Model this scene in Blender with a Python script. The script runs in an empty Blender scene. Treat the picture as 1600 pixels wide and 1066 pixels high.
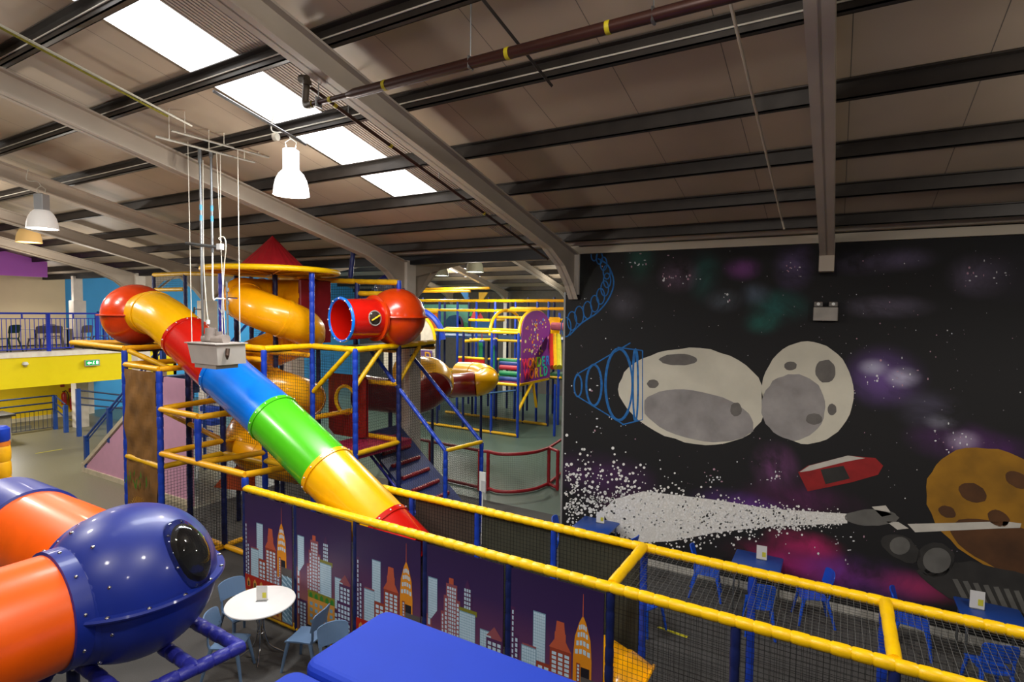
import bpy, math, random
from mathutils import Vector, Matrix
random.seed(11)
PI=math.pi
SC=bpy.context.scene
COL=SC.collection
# ------------------------------------------------------------------ camera
FPX=873.0; CAMH=4.6
yaw,pit,rol=[math.radians(a) for a in (30.34,2.96,0.72)]
FW=Vector((-math.sin(yaw)*math.cos(pit),math.cos(yaw)*math.cos(pit),-math.sin(pit)))
_r=FW.cross(Vector((0,0,1))).normalized(); _d=FW.cross(_r)
RX=math.cos(rol)*_r-math.sin(rol)*_d; DN=math.sin(rol)*_r+math.cos(rol)*_d
CP=Vector((0,0,CAMH))
cd=bpy.data.cameras.new('camera'); cam=bpy.data.objects.new('camera',cd); COL.objects.link(cam)
cd.sensor_width=36; cd.lens=FPX/1600*36; cd.clip_start=.05; cd.clip_end=200
m=Matrix.Identity(4)
for i in range(3): m[i][0]=RX[i]; m[i][1]=-DN[i]; m[i][2]=-FW[i]; m[i][3]=CP[i]
cam.matrix_world=m; SC.camera=cam
# ------------------------------------------------------------------ world, lights, exposure
w=bpy.data.worlds.new('world'); SC.world=w; w.use_nodes=True
w.node_tree.nodes['Background'].inputs[0].default_value=(.95,.97,1,1)
w.node_tree.nodes['Background'].inputs[1].default_value=.085
SC.view_settings.view_transform='Standard'; SC.view_settings.look='None'
SC.view_settings.exposure=0.0; SC.view_settings.gamma=1.0; SC.view_settings.use_curve_mapping=False
def area(name,loc,rot,sx,sy,e,col=(1,1,1)):
    l=bpy.data.lights.new(name,'AREA'); l.shape='RECTANGLE'; l.size=sx; l.size_y=sy; l.energy=e; l.color=col
    o=bpy.data.objects.new(name,l); o.location=loc; o.rotation_euler=rot; COL.objects.link(o)
SLOPE=math.radians(13.08); TS=math.tan(SLOPE)
def roofz(y): return 5.9+TS*(10-y) if y<=10 else (5.9+TS*(y-10) if y<19 else 5.9+TS*(28-y))
# daylight through the rooflights
area('daylight_rooflight',(-6.2,5.2,roofz(5.2)-.35),(-SLOPE,0,0),.9,4.4,260,(.93,.97,1))
area('daylight_far_rooflight',(-17.2,23.4,6.4),(-SLOPE,0,0),1.2,3,160,(.93,.97,1))
# high bays overhead and behind the camera, plus unseen fill lights added within view
def bay(loc,e,col=(1,.95,.88),r=.2,name='hall_lamp_light',spot=True):
    for ty,q in (('SPOT',.8),('POINT',.22)):
        l=bpy.data.lights.new(name,ty); l.energy=e*q; l.color=col; l.shadow_soft_size=r
        if ty=='SPOT': l.spot_size=math.radians(165); l.spot_blend=.5
        o=bpy.data.objects.new(name,l); o.location=loc; COL.objects.link(o)
for (x,y,z,e) in ((3.2,5.6,6.0,420),(-1.0,2.0,6.9,520),(-3.2,-1.5,7.0,460),(2.5,-2,6.9,260),(-9.5,1.0,6.6,520),(-15.5,3.5,6.4,640),(-17.8,7.2,5.0,420),(-25.6,5,5.7,280),(-25.6,9.2,5.3,90),(-24.5,14.5,5.4,380),(-25.0,7.6,2.3,240),(-25.9,3.0,2.35,120)):  # mezzanine, under-deck, stair and blue wall entries are fills added to brighten surfaces
    bay((x,y,z),e)
for (x,y,z,e) in ((-9.0,15.0,5.9,520),(-14,15.5,6.2,520),(-19.5,14,6.0,560),(-7.0,20.5,5.6,420),(-12.5,19.3,5.4,300),(-18,24,6,420),(-25,19,6,460),(-12,25,5.6,300)):  # far hall fills without lamp bodies, added to brighten the sign and frames
    bay((x,y,z),e,(1,.97,.85))
# ------------------------------------------------------------------ helpers
def ray(x,y): return (x-800)/FPX*RX+(y-533)/FPX*DN+FW
def at(x,y,ax,v):
    k=ray(x,y); i='xyz'.index(ax); return CP+k*((v-CP[i])/k[i])
def depth(x,y,d): return CP+ray(x,y)*d
def lin(h):
    h=h.lstrip('#'); o=[]
    for i in (0,2,4):
        c=int(h[i:i+2],16)/255; o.append(c/12.92 if c<=.04045 else ((c+.055)/1.055)**2.4)
    return (*o,1)
_M={}
def mat(name,col,rough=.5,metal=0,var=.12,scale=6,bump=0,emit=0,coat=0,alpha=None,trans=0,detail=4,emcol=None):
    if name in _M: return _M[name]
    M=bpy.data.materials.new(name); M.use_nodes=True; nt=M.node_tree; b=nt.nodes['Principled BSDF']
    c=lin(col) if isinstance(col,str) else (*col[:3],1)
    tc=nt.nodes.new('ShaderNodeTexCoord'); nz=nt.nodes.new('ShaderNodeTexNoise'); nz.inputs['Scale'].default_value=scale; nz.inputs['Detail'].default_value=detail
    nt.links.new(tc.outputs['Object'],nz.inputs['Vector'])
    if var:
        r=nt.nodes.new('ShaderNodeMapRange'); r.inputs['From Min'].default_value=.3; r.inputs['From Max'].default_value=.7
        r.inputs['To Min'].default_value=1-var; r.inputs['To Max'].default_value=1+var
        nt.links.new(nz.outputs['Fac'],r.inputs['Value'])
        mx=nt.nodes.new('ShaderNodeVectorMath'); mx.operation='SCALE'; mx.inputs[0].default_value=c[:3]
        nt.links.new(r.outputs[0],mx.inputs['Scale']); nt.links.new(mx.outputs[0],b.inputs['Base Color'])
    else: b.inputs['Base Color'].default_value=c
    b.inputs['Roughness'].default_value=rough; b.inputs['Metallic'].default_value=metal
    if coat: b.inputs['Coat Weight'].default_value=coat; b.inputs['Coat Roughness'].default_value=.08
    if trans: b.inputs['Transmission Weight'].default_value=trans
    if alpha is not None: b.inputs['Alpha'].default_value=alpha
    if emit: b.inputs['Emission Color'].default_value=(lin(emcol) if emcol else c); b.inputs['Emission Strength'].default_value=emit
    if bump:
        bp=nt.nodes.new('ShaderNodeBump'); bp.inputs['Strength'].default_value=bump; bp.inputs['Distance'].default_value=.02
        nt.links.new(nz.outputs['Fac'],bp.inputs['Height']); nt.links.new(bp.outputs[0],b.inputs['Normal'])
    _M[name]=M; return M
YEL=mat('yellow_vinyl','#ffcb00',.38,var=.06,scale=9,bump=.25)
YELD=mat('yellow_vinyl_dull','#e0ac0c',.45,var=.08,scale=9,bump=.3)
YELO=mat('orange_yellow_vinyl','#f2b010',.42,var=.06,scale=9,bump=.3)
BLU=mat('blue_vinyl','#1a40b4',.38,var=.08,scale=9,bump=.3)
NAVY=mat('dark_blue_vinyl','#16225a',.45,var=.1,scale=9,bump=.3)
BLUP=mat('violet_blue_vinyl','#2b2f96',.42,var=.1,scale=14,bump=.6)
RED=mat('red_vinyl','#a0202a',.4,var=.08,bump=.2)
NET=mat('black_netting','#101010',.8,var=0)
NETG=mat('grey_netting','#5a5a58',.8,var=0)
PRED=mat('red_plastic','#c8150a',.25,var=.05,coat=.4)
PORED=mat('orange_red_plastic','#d23c08',.27,var=.06,coat=.4)
PYEL=mat('yellow_plastic','#f8b800',.27,var=.05,coat=.4)
PYEL2=mat('deep_yellow_plastic','#ffb006',.27,var=.05,coat=.4)
PBLU=mat('bright_blue_plastic','#0072e0',.27,var=.04,coat=.4)
PGRN=mat('green_plastic','#4cbf16',.27,var=.04,coat=.4)
PNAV=mat('deep_blue_plastic','#152a86',.42,var=.05,coat=.15)
PORA=mat('orange_plastic','#ff6200',.36,var=.05,coat=.15)
PMAR=mat('maroon_plastic','#7c1418',.28,var=.06,coat=.4)
STEEL=mat('galvanised_steel','#8d9092',.38,.9,.12,3)
CHROME=mat('chrome','#c8c8c8',.15,1,0)
WPAINT=mat('white_enamel','#e9e9e6',.35,var=.03)
CREAM=mat('cream_painted_steel','#c3b8a4',.6,var=.05,scale=2)
DARKST=mat('dark_purlin_steel','#3a342f',.42,.35,.2,4)
CABLE=mat('white_cable','#d8d2c2',.5,var=0)
BLK=mat('black_matt','#0c0c0d',.6,var=.1)
class MB:
    def __init__(s): s.v=[]; s.f=[]; s.m=[]
    def poly(s,pts,mi=0):
        n=len(s.v); s.v+=[tuple(p) for p in pts]; s.f.append(tuple(range(n,n+len(pts)))); s.m.append(mi); return s
    def box(s,a,b,mi=0,R=None,c=None):
        n=len(s.v); P=[Vector((x,y,z)) for z in (a[2],b[2]) for y in (a[1],b[1]) for x in (a[0],b[0])]
        if R is not None: P=[R@p for p in P]
        if c is not None: P=[p+Vector(c) for p in P]
        s.v+=[tuple(p) for p in P]
        for q in ((0,2,3,1),(4,5,7,6),(0,1,5,4),(2,6,7,3),(0,4,6,2),(1,3,7,5)): s.f.append(tuple(n+i for i in q)); s.m.append(mi)
        return s
    def rbox(s,a,b,r=.02,mi=0,R=None,c=None):   # box with chamfered vertical and top edges
        n=len(s.v); rings=[]
        for z,i in ((a[2],0),(b[2]-r,0),(b[2],r)):
            x0,x1,y0,y1=a[0]+i,b[0]-i,a[1]+i,b[1]-i
            rings.append([(x0+r,y0,z),(x1-r,y0,z),(x1,y0+r,z),(x1,y1-r,z),(x1-r,y1,z),(x0+r,y1,z),(x0,y1-r,z),(x0,y0+r,z)])
        P=[Vector(p) for g in rings for p in g]
        if R is not None: P=[R@p for p in P]
        if c is not None: P=[p+Vector(c) for p in P]
        s.v+=[tuple(p) for p in P]
        for k in range(2):
            for i in range(8):
                j=(i+1)%8; s.f.append((n+k*8+i,n+k*8+j,n+k*8+8+j,n+k*8+8+i)); s.m.append(mi)
        s.f.append(tuple(n+16+i for i in range(8))); s.m.append(mi); s.f.append(tuple(n+7-i for i in range(8))); s.m.append(mi)
        return s
    def sweep(s,pts,radii,n=12,mi=0,caps=True,closed=False,ry=1.0):
        pts=[Vector(p) for p in pts]; N=len(pts)
        if not isinstance(radii,(list,tuple)): radii=[radii]*N
        T=[]
        for i in range(N):
            a=pts[(i-1)%N] if (closed or i>0) else pts[i]; b=pts[(i+1)%N] if (closed or i<N-1) else pts[i]
            t=(b-a); T.append(t.normalized() if t.length>1e-9 else Vector((0,0,1)))
        u=Vector((0,0,1)).cross(T[0])
        if u.length<.05: u=Vector((1,0,0)).cross(T[0])
        u.normalize(); base=len(s.v)
        for i in range(N):
            u=(u-T[i]*u.dot(T[i])).normalized(); v=T[i].cross(u)
            for k in range(n):
                a=2*PI*k/n; s.v.append(tuple(pts[i]+u*math.cos(a)*radii[i]+v*math.sin(a)*radii[i]*ry))
        for i in range(N if closed else N-1):
            j=(i+1)%N
            for k in range(n):
                l=(k+1)%n; s.f.append((base+i*n+k,base+i*n+l,base+j*n+l,base+j*n+k)); s.m.append(mi)
        if caps and not closed:
            s.f.append(tuple(base+n-1-k for k in range(n))); s.m.append(mi); s.f.append(tuple(base+(N-1)*n+k for k in range(n))); s.m.append(mi)
        return s
    def pad(s,p0,p1,r=.045,seg=.19,n=10,mi=0):
        p0=Vector(p0); p1=Vector(p1); L=(p1-p0).length; k=max(1,round(L/seg)); pts=[];rr=[]
        for i in range(k):
            j=random.uniform(.96,1.05)
            for t,q in ((.0,.90),(.10,1.0*j),(.5,1.03*j),(.9,1.0*j)): pts.append(p0.lerp(p1,(i+t)/k)); rr.append(r*q)
        pts.append(p1); rr.append(r*.9); return s.sweep(pts,rr,n,mi)
    def lathe(s,prof,M=None,n=32,mi=0,mis=None,a0=0,a1=2*PI):
        base=len(s.v); M=M or Matrix.Identity(4); full=abs(a1-a0-2*PI)<1e-6; cnt=n if full else n+1
        for r,z in prof:
            for k in range(cnt):
                a=a0+(a1-a0)*k/n; s.v.append(tuple(M@Vector((r*math.cos(a),r*math.sin(a),z))))
        for i in range(len(prof)-1):
            for k in range(n):
                l=(k+1)%cnt; s.f.append((base+i*cnt+k,base+i*cnt+l,base+(i+1)*cnt+l,base+(i+1)*cnt+k)); s.m.append(mis[i] if mis else mi)
        return s
    def net(s,o,u,v,cell=.055,w=.0022,mi=0):
        o=Vector(o);u=Vector(u);v=Vector(v); nu=max(1,round(u.length/cell)); nv=max(1,round(v.length/cell))
        for i in range(nu+1): s.sweep([o+u*i/nu,o+u*i/nu+v],w,3,mi,False)
        for i in range(nv+1): s.sweep([o+v*i/nv,o+v*i/nv+u],w,3,mi,False)
        return s
    def extr(s,pts,d,mi=0,side=None):   # polygon extruded by vector d
        pts=[Vector(p) for p in pts]; d=Vector(d); s.poly(pts,mi); s.poly([p+d for p in reversed(pts)],mi)
        for i in range(len(pts)):
            j=(i+1)%len(pts); s.poly([pts[j],pts[i],pts[i]+d,pts[j]+d],mi if side is None else side)
        return s
    def build(s,name,mats,parent=None,smooth=True,ang=38):
        me=bpy.data.meshes.new(name); me.from_pydata(s.v,[],s.f)
        if not isinstance(mats,(list,tuple)): mats=[mats]
        for q in mats: me.materials.append(q)
        me.polygons.foreach_set('material_index',s.m); me.update()
        if smooth: me.shade_smooth(); me.set_sharp_from_angle(angle=math.radians(ang))
        o=bpy.data.objects.new(name,me); COL.objects.link(o)
        if parent is not None:
            o.parent=parent; q=parent; loc=Vector((0,0,0))
            loc=Vector(q.location) if q.type=='EMPTY' else Vector((0,0,0))
            o.matrix_parent_inverse=Matrix.Translation(-loc)
        return o
def tag(o,label=None,cat=None,group=None,kind=None):
    if label: o['label']=label
    if cat: o['category']=cat
    if group: o['group']=group
    if kind: o['kind']=kind
    return o
def thing(name,label,cat,loc=(0,0,0),group=None):
    o=bpy.data.objects.new(name,None); o.location=loc; o.empty_display_size=.2; COL.objects.link(o)
    return tag(o,label,cat,group)
def struct(o,label=None,cat=None): return tag(o,label,cat,None,'structure')
def copy_tree(o,parent=None):
    c=o.copy(); COL.objects.link(c)
    if parent is not None: c.parent=parent
    for ch in list(o.children): copy_tree(ch,c)
    return c
def arc(c,r,a0,a1,n,u=Vector((1,0,0)),v=Vector((0,1,0))):
    return [Vector(c)+u*r*math.cos(a0+(a1-a0)*i/n)+v*r*math.sin(a0+(a1-a0)*i/n) for i in range(n+1)]
def bez(pts,n=12):   # catmull-rom through points
    P=[Vector(p) for p in pts]; P=[P[0]*2-P[1]]+P+[P[-1]*2-P[-2]]; out=[]
    for i in range(1,len(P)-2):
        for k in range(n):
            t=k/n; a,b,c,d=P[i-1:i+3]
            out.append(.5*((2*b)+(c-a)*t+(2*a-5*b+4*c-d)*t*t+(3*b-a-3*c+d)*t**3))
    out.append(P[-2]); return out
# ------------------------------------------------------------------ the building
def node_mat(name,rough=.6):
    M=bpy.data.materials.new(name); M.use_nodes=True; nt=M.node_tree; b=nt.nodes['Principled BSDF']; b.inputs['Roughness'].default_value=rough
    tc=nt.nodes.new('ShaderNodeTexCoord'); return M,nt,b,tc
def N(nt,t,**k):
    n=nt.nodes.new(t)
    for a,v in k.items(): setattr(n,a,v)
    return n
# floors: charcoal carpet tiles under the play frames, olive sheet vinyl on the left, green-grey in the far hall
def floor_mat(name,c,var,scale,rough,stripe=0):
    M,nt,b,tc=node_mat(name,rough); nz=N(nt,'ShaderNodeTexNoise'); nz.inputs['Scale'].default_value=scale; nz.inputs['Detail'].default_value=6
    nt.links.new(tc.outputs['Object'],nz.inputs['Vector']); r=N(nt,'ShaderNodeValToRGB'); r.color_ramp.elements[0].position=.3; r.color_ramp.elements[1].position=.75
    cc=lin(c); r.color_ramp.elements[0].color=tuple(x*(1-var) for x in cc[:3])+(1,); r.color_ramp.elements[1].color=tuple(x*(1+var) for x in cc[:3])+(1,)
    nt.links.new(nz.outputs['Fac'],r.inputs[0]); out=r.outputs[0]
    if stripe:
        br=N(nt,'ShaderNodeTexBrick'); br.inputs['Scale'].default_value=1; br.inputs['Brick Width'].default_value=2.4; br.inputs['Row Height'].default_value=.5; br.inputs['Mortar Size'].default_value=.0
        br.inputs['Color1'].default_value=(1,1,1,1); br.inputs['Color2'].default_value=(.6,.6,.6,1); nt.links.new(tc.outputs['Object'],br.inputs['Vector'])
        mx=N(nt,'ShaderNodeMix',data_type='RGBA',blend_type='MULTIPLY'); mx.inputs[0].default_value=stripe; nt.links.new(out,mx.inputs[6]); nt.links.new(br.outputs[0],mx.inputs[7]); out=mx.outputs[2]
    nt.links.new(out,b.inputs['Base Color']); return M
FL=[floor_mat('charcoal_carpet','#4e4c4a',.25,90,.9,.6),floor_mat('olive_vinyl','#77735f',.1,30,.42),floor_mat('green_grey_vinyl','#51645a',.1,30,.4)]
f=MB(); f.poly([(-12.6,-12,0),(9,-12,0),(9,11.3,0),(-12.6,11.3,0)],0)
f.poly([(-30,-12,0),(-12.6,-12,0),(-12.6,11.3,0),(-30,11.3,0)],1); f.poly([(-30,11.3,0),(9,11.3,0),(9,36,0),(-30,36,0)],2)
struct(f.build('floor',FL,None,False))
# ceiling: liner sheets with joints
M,nt,b,tc=node_mat('ceiling_liner',.55)
sx=N(nt,'ShaderNodeSeparateXYZ'); nt.links.new(tc.outputs['Object'],sx.inputs[0])
def mth(op,a,bv=None):
    n=N(nt,'ShaderNodeMath',operation=op)
    for i,v in ((0,a),(1,bv)):
        if v is None: continue
        if isinstance(v,(int,float)): n.inputs[i].default_value=v
        else: nt.links.new(v,n.inputs[i])
    return n.outputs[0]
fr=mth('FRACT',mth('MULTIPLY',sx.outputs[0],1.0)); line=mth('LESS_THAN',fr,.008)
nz=N(nt,'ShaderNodeTexNoise'); nz.inputs['Scale'].default_value=1.3; nt.links.new(tc.outputs['Object'],nz.inputs['Vector'])
mp=N(nt,'ShaderNodeMapRange'); mp.inputs['To Min'].default_value=.85; mp.inputs['To Max'].default_value=1.15; nt.links.new(nz.outputs[0],mp.inputs[0])
sc=N(nt,'ShaderNodeVectorMath',operation='SCALE'); sc.inputs[0].default_value=lin('#b09e89')[:3]; nt.links.new(mp.outputs[0],sc.inputs['Scale'])
mx=N(nt,'ShaderNodeMix',data_type='RGBA'); mx.inputs[7].default_value=(.13,.11,.09,1); nt.links.new(line,mx.inputs[0]); nt.links.new(sc.outputs[0],mx.inputs[6]); nt.links.new(mx.outputs[2],b.inputs['Base Color'])
LINER=M
# fine ribbed liner beside the rooflight
M,nt,b,tc=node_mat('ribbed_liner',.5); b.inputs['Base Color'].default_value=lin('#b3a396')
wv=N(nt,'ShaderNodeTexWave'); wv.bands_direction='X'; wv.inputs['Scale'].default_value=6.5; nt.links.new(tc.outputs['Object'],wv.inputs['Vector'])
bp=N(nt,'ShaderNodeBump'); bp.inputs['Strength'].default_value=.9; bp.inputs['Distance'].default_value=.03; nt.links.new(wv.outputs['Fac'],bp.inputs['Height']); nt.links.new(bp.outputs[0],b.inputs['Normal'])
RIB=M
SKY=mat('rooflight_daylight','#ffffff',.5,var=0,emit=3.2)
XR=[-.2,-4.42,-8.65,-12.7,-16.6,-20.5,-25.0]
c=MB()
def slab(x0,x1,y0,y1,mi=0,t=.12):
    a=[(x0,y0,roofz(y0)),(x1,y0,roofz(y0)),(x1,y1,roofz(y1)),(x0,y1,roofz(y1))]
    c.poly(list(reversed(a)),mi); c.poly([(p[0],p[1],p[2]+t) for p in a],mi)
slab(-30,-6.66,1,10); slab(-5.70,-4.72,1,10,1); slab(-4.72,9,1,10); slab(-6.66,-5.70,7.46,10)
slab(-30,-18,19,28); slab(-16.9,9,19,28); slab(-18,-16.9,25.5,28); slab(-30,9,10.15,19)
c.poly([(-30,1,8),(9,1,8),(9,-12,5.0),(-30,-12,5.0)],0)
c.poly([(-30,28,5.9),(9,28,5.9),(9,36,7.8),(-30,36,7.8)],0)
struct(c.build('ceiling',[LINER,RIB],None,False))
for k,(x0,x1,y0,y1) in enumerate(((-6.66,-5.70,1.0,7.46),(-18,-16.9,19.0,25.5))):
    s=MB(); a=[(x0,y0,roofz(y0)+.03),(x0,y1,roofz(y1)+.03),(x1,y1,roofz(y1)+.03),(x1,y0,roofz(y0)+.03)]
    s.extr(a,(0,0,.04)); struct(s.build('window_%d'%(k+1),SKY,None,False),'glaring white rooflight strip running down the sloping ceiling' if k==0 else 'small far rooflight glowing beyond the column')
# purlins: dark Z sections across the hall
for y in (1.6,2.75,3.88,5.0,6.17,7.32,8.36,9.35):
    p=MB(); z=roofz(y)-.16
    p.box((-30,y,z),(8.5,y+.012,z+.16)); p.box((-30,y,z),(8.5,y+.07,z+.012)); p.box((-30,y-.07,z+.155),(8.5,y,z+.167))
    p.box((-30,y+.06,z),(8.5,y+.07,z+.03))
    struct(p.build('ceiling_purlin_beam',DARKST,None,False))
    if y<5.5:   # pale conduit clipped along the upper purlins
        q=MB(); q.sweep([(-30,y-.012,z+.07),(8.5,y-.012,z+.07)],.008,6); tag(q.build('cable_conduit',CABLE),{1.6:'thin pale conduit along the dark purlin at the top corner of the picture',2.75:'thin pale conduit along the purlin that crosses the upper end of the rooflight',3.88:'thin pale conduit along the purlin between the two largest rooflight panes',5.0:'thin pale conduit along the purlin just below the brown sprinkler pipe'}[y],'conduit','conduits clipped along the upper purlins')
for y in (20.4,21.8,23.2,24.6,26.0,27.4):
    p=MB(); z=roofz(y)-.22; p.box((-30,y,z),(8.5,y+.02,z+.22)); p.box((-30,y,z),(8.5,y+.1,z+.02)); struct(p.build('ceiling_purlin_beam',DARKST,None,False))
# rafters: cream I-beams with haunches at the valley columns
RAFM=mat('rafter_paint','#b9ac9c',.6,var=.06,scale=2)
def rafter(x,y0,y1,mt,haunch=True,zf=roofz,w=.19,d=.29):
    b_=MB(); s=1 if y1>y0 else -1
    def zt(y): return zf(y)-.2
    # flanges and web
    a=y1-1.15*s if haunch else y1
    for (za,zb) in ((0,.025),(d-.025,d)):
        b_.extr([(x-w/2,y0,zt(y0)-za),(x+w/2,y0,zt(y0)-za),(x+w/2,y1,zt(y1)-za),(x-w/2,y1,zt(y1)-za)],(0,0,-(zb-za))) if za==0 or not haunch else b_.extr([(x-w/2,y0,zt(y0)-za),(x+w/2,y0,zt(y0)-za),(x+w/2,a,zt(a)-za),(x-w/2,a,zt(a)-za)],(0,0,-(zb-za)))
    b_.box((-.006,0,0),(.006,.01,.01),c=(x,y0,zt(y0)-.1))
    b_.extr([(x-.012,y0,zt(y0)-.01),(x-.012,a,zt(a)-.01),(x-.012,a,zt(a)-d),(x-.012,y0,zt(y0)-d)],(.024,0,0))
    if haunch:
        e=4.86; za=zt(a)-d
        mid=[(a,za),(a+.55*s,za-.26),(a+.95*s,e+.25),(y1,e)]
        for i in range(3):
            p0,p1=mid[i],mid[i+1]
            b_.extr([(x-w/2,p0[0],p0[1]),(x+w/2,p0[0],p0[1]),(x+w/2,p1[0],p1[1]),(x-w/2,p1[0],p1[1])],(0,0,.025))
        b_.extr([(x-.012,a,zt(a)-.02),(x-.012,y1,zt(y1)-.02)]+[(x-.012,q[0],q[1]) for q in reversed(mid)],(.024,0,0))
    return struct(b_.build('ceiling_beam',mt,None,False))
for i,x in enumerate(XR[:-1]):
    rafter(x,1.0,9.85,RAFM,haunch=(i>0),d=.29)
    if i==0:
        k=MB(); k.box((-.3,9.6,5.27),(-.1,9.9,5.75)); struct(k.build('ceiling_beam_bracket',RAFM,None,False))
    rafter(x,-12,1.0,RAFM,False,zf=lambda y:8+.23*(y-1) if y<1 else 8)
    if i in (1,2,3,4,5):
        rafter(x,19,27.8,RAFM,True)
        h=MB(); x0=x  # stub haunch rising into the next bay
        h.extr([(x-.012,10.15,5.7),(x-.012,11.4,5.95),(x-.012,10.8,5.55),(x-.012,10.15,4.83)],(.024,0,0))
        h.extr([(x-.09,11.4,5.93),(x+.09,11.4,5.93),(x+.09,10.15,4.83),(x-.09,10.15,4.83)],(0,0,.025))
        h.extr([(x-.09,10.15,5.75),(x+.09,10.15,5.75),(x+.09,19,7.75),(x-.09,19,7.75)],(0,0,-.35))
        struct(h.build('ceiling_beam',RAFM,None,False))
# columns
COLM=mat('column_cladding','#e6ddd0',.6,var=.05)
for x in XR[2:]:
    k=MB(); k.box((x-.09,9.85,4.8),(x+.09,10.15,5.75)); k.rbox((x-.21,9.8,0),(x+.21,10.2,4.83),.01)
    struct(k.build('wall_column',COLM,None,False))
k=MB(); k.box((XR[1]-.14,9.86,4.95),(XR[1]+.1,10.16,5.9)); struct(k.build('wall_column',COLM,None,False))
for x in XR[1:5]:
    k=MB(); k.box((x-.15,27.6,0),(x+.15,28,5.3)); struct(k.build('wall_column',COLM,None,False))
# dark eaves beam along the valley between columns
k=MB(); k.box((-30,9.94,5.66),(-4.5,10.1,5.86)); struct(k.build('ceiling_valley_beam',mat('dark_valley_steel','#1b1b20',.5,.2),None,False))
k=MB(); k.box((-30,9.7,5.87),(8.5,10.2,5.93)); struct(k.build('ceiling_gutter',RAFM,None,False))
k=MB(); k.box((-4.45,9.84,5.72),(6,9.93,5.85)); struct(k.build('trim_1',CREAM,None,False),'cream angle trim along the top of the black mural wall')
# mural wall
def mural_mat():
    M,nt,b,tc=node_mat('mural_paint',.75)
    base=N(nt,'ShaderNodeRGB').outputs[0]; base.default_value=lin('#0d0b0d')
    nz=N(nt,'ShaderNodeTexNoise'); nz.inputs['Scale'].default_value=1.1; nz.inputs['Detail'].default_value=9; nz.inputs['Roughness'].default_value=.62; nz.inputs['Distortion'].default_value=.6
    nt.links.new(tc.outputs['Object'],nz.inputs['Vector'])
    cur=base
    B=[(940,745,1.1,.45,'#4a1f55',.9),(1010,800,1.2,.4,'#5a1f4a',.6),(1240,880,1.0,.30,'#a5155f',1.0),(1330,900,1.0,.35,'#6a2a86',1.0),(1255,850,.55,.22,'#c2206a',1.0),(1420,915,.6,.22,'#9a2558',.9),(1160,790,.8,.25,'#5c2d80',.9),(1210,730,.35,.4,'#8a4a86',.8),
       (1380,590,.5,.45,'#6a4a8e',.9),(1410,590,.22,.16,'#c9c4dd',.8),(1365,575,.2,.14,'#bcbad0',.7),(1490,690,.55,.3,'#5a2a6a',.9),(1505,690,.22,.16,'#c6b8d0',.7),(1470,660,.2,.12,'#a8a8b8',.6),(1560,705,.5,.25,'#4a1a5a',.8),
       (1215,480,.45,.3,'#1d6660',.8),(1190,505,.3,.2,'#1f7468',.7),(1100,430,.3,.45,'#195a55',.7),(1000,400,.3,.5,'#1d5a4e',.6),(1060,430,.35,.3,'#8a6a8a',.7),(1160,420,.3,.2,'#7a3f86',.8),(1240,415,.3,.4,'#6d5a8a',.7),(1350,410,.5,.2,'#6a5a7e',.6),(1410,405,.4,.18,'#6c5f80',.6),
       (1385,480,.55,.18,'#7a7088',.6),(1530,430,.35,.3,'#7c6e8c',.6),(1130,470,.3,.2,'#7c8896',.6),(1180,460,.25,.2,'#5d6c80',.6),(975,475,.35,.3,'#5a5560',.6),(905,435,.3,.35,'#4c5a54',.6),(1450,640,.4,.3,'#57506a',.6),(1580,430,.5,.4,'#2a2530',.6),(1250,780,.9,.3,'#5a1a50',.7)]
    for (px,py,rx,rz,colr,a) in B:
        P=at(px,py,'y',9.9)
        mp=N(nt,'ShaderNodeMapping'); mp.vector_type='POINT'
        sub=N(nt,'ShaderNodeVectorMath',operation='SUBTRACT'); sub.inputs[1].default_value=P; nt.links.new(tc.outputs['Object'],sub.inputs[0])
        ml=N(nt,'ShaderNodeVectorMath',operation='MULTIPLY'); ml.inputs[1].default_value=(1/rx,0,1/rz); nt.links.new(sub.outputs[0],ml.inputs[0])
        ln=N(nt,'ShaderNodeVectorMath',operation='LENGTH'); nt.links.new(ml.outputs[0],ln.inputs[0])
        r=N(nt,'ShaderNodeMapRange',interpolation_type='SMOOTHSTEP'); r.inputs['From Min'].default_value=1.25; r.inputs['From Max'].default_value=0; nt.links.new(ln.outputs['Value'],r.inputs[0])
        r2=N(nt,'ShaderNodeMapRange'); r2.inputs['From Min'].default_value=.33; r2.inputs['From Max'].default_value=.6; r2.inputs['To Max'].default_value=a; nt.links.new(nz.outputs[0],r2.inputs[0])
        mm=N(nt,'ShaderNodeMath',operation='MULTIPLY'); nt.links.new(r.outputs[0],mm.inputs[0]); nt.links.new(r2.outputs[0],mm.inputs[1])
        mx=N(nt,'ShaderNodeMix',data_type='RGBA'); nt.links.new(mm.outputs[0],mx.inputs[0]); nt.links.new(cur,mx.inputs[6]); mx.inputs[7].default_value=lin(colr); cur=mx.outputs[2]
    nt.links.new(cur,b.inputs['Base Color']); return M
k=MB(); k.box((-4.62,9.93,0),(6,10.25,5.86)); struct(k.build('wall_right',BLK,None,False))
k=MB(); k.box((-4.64,9.9,0),(-4.60,10.27,5.0)); struct(k.build('trim_2',mat('grey_corner_trim','#8d8d8a',.5),None,False))
k=MB(); k.box((-4.6,9.9,0),(6,9.93,.13)); struct(k.build('baseboard_right',mat('baseboard_paint','#b5b1a8',.5),None,False))
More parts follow.
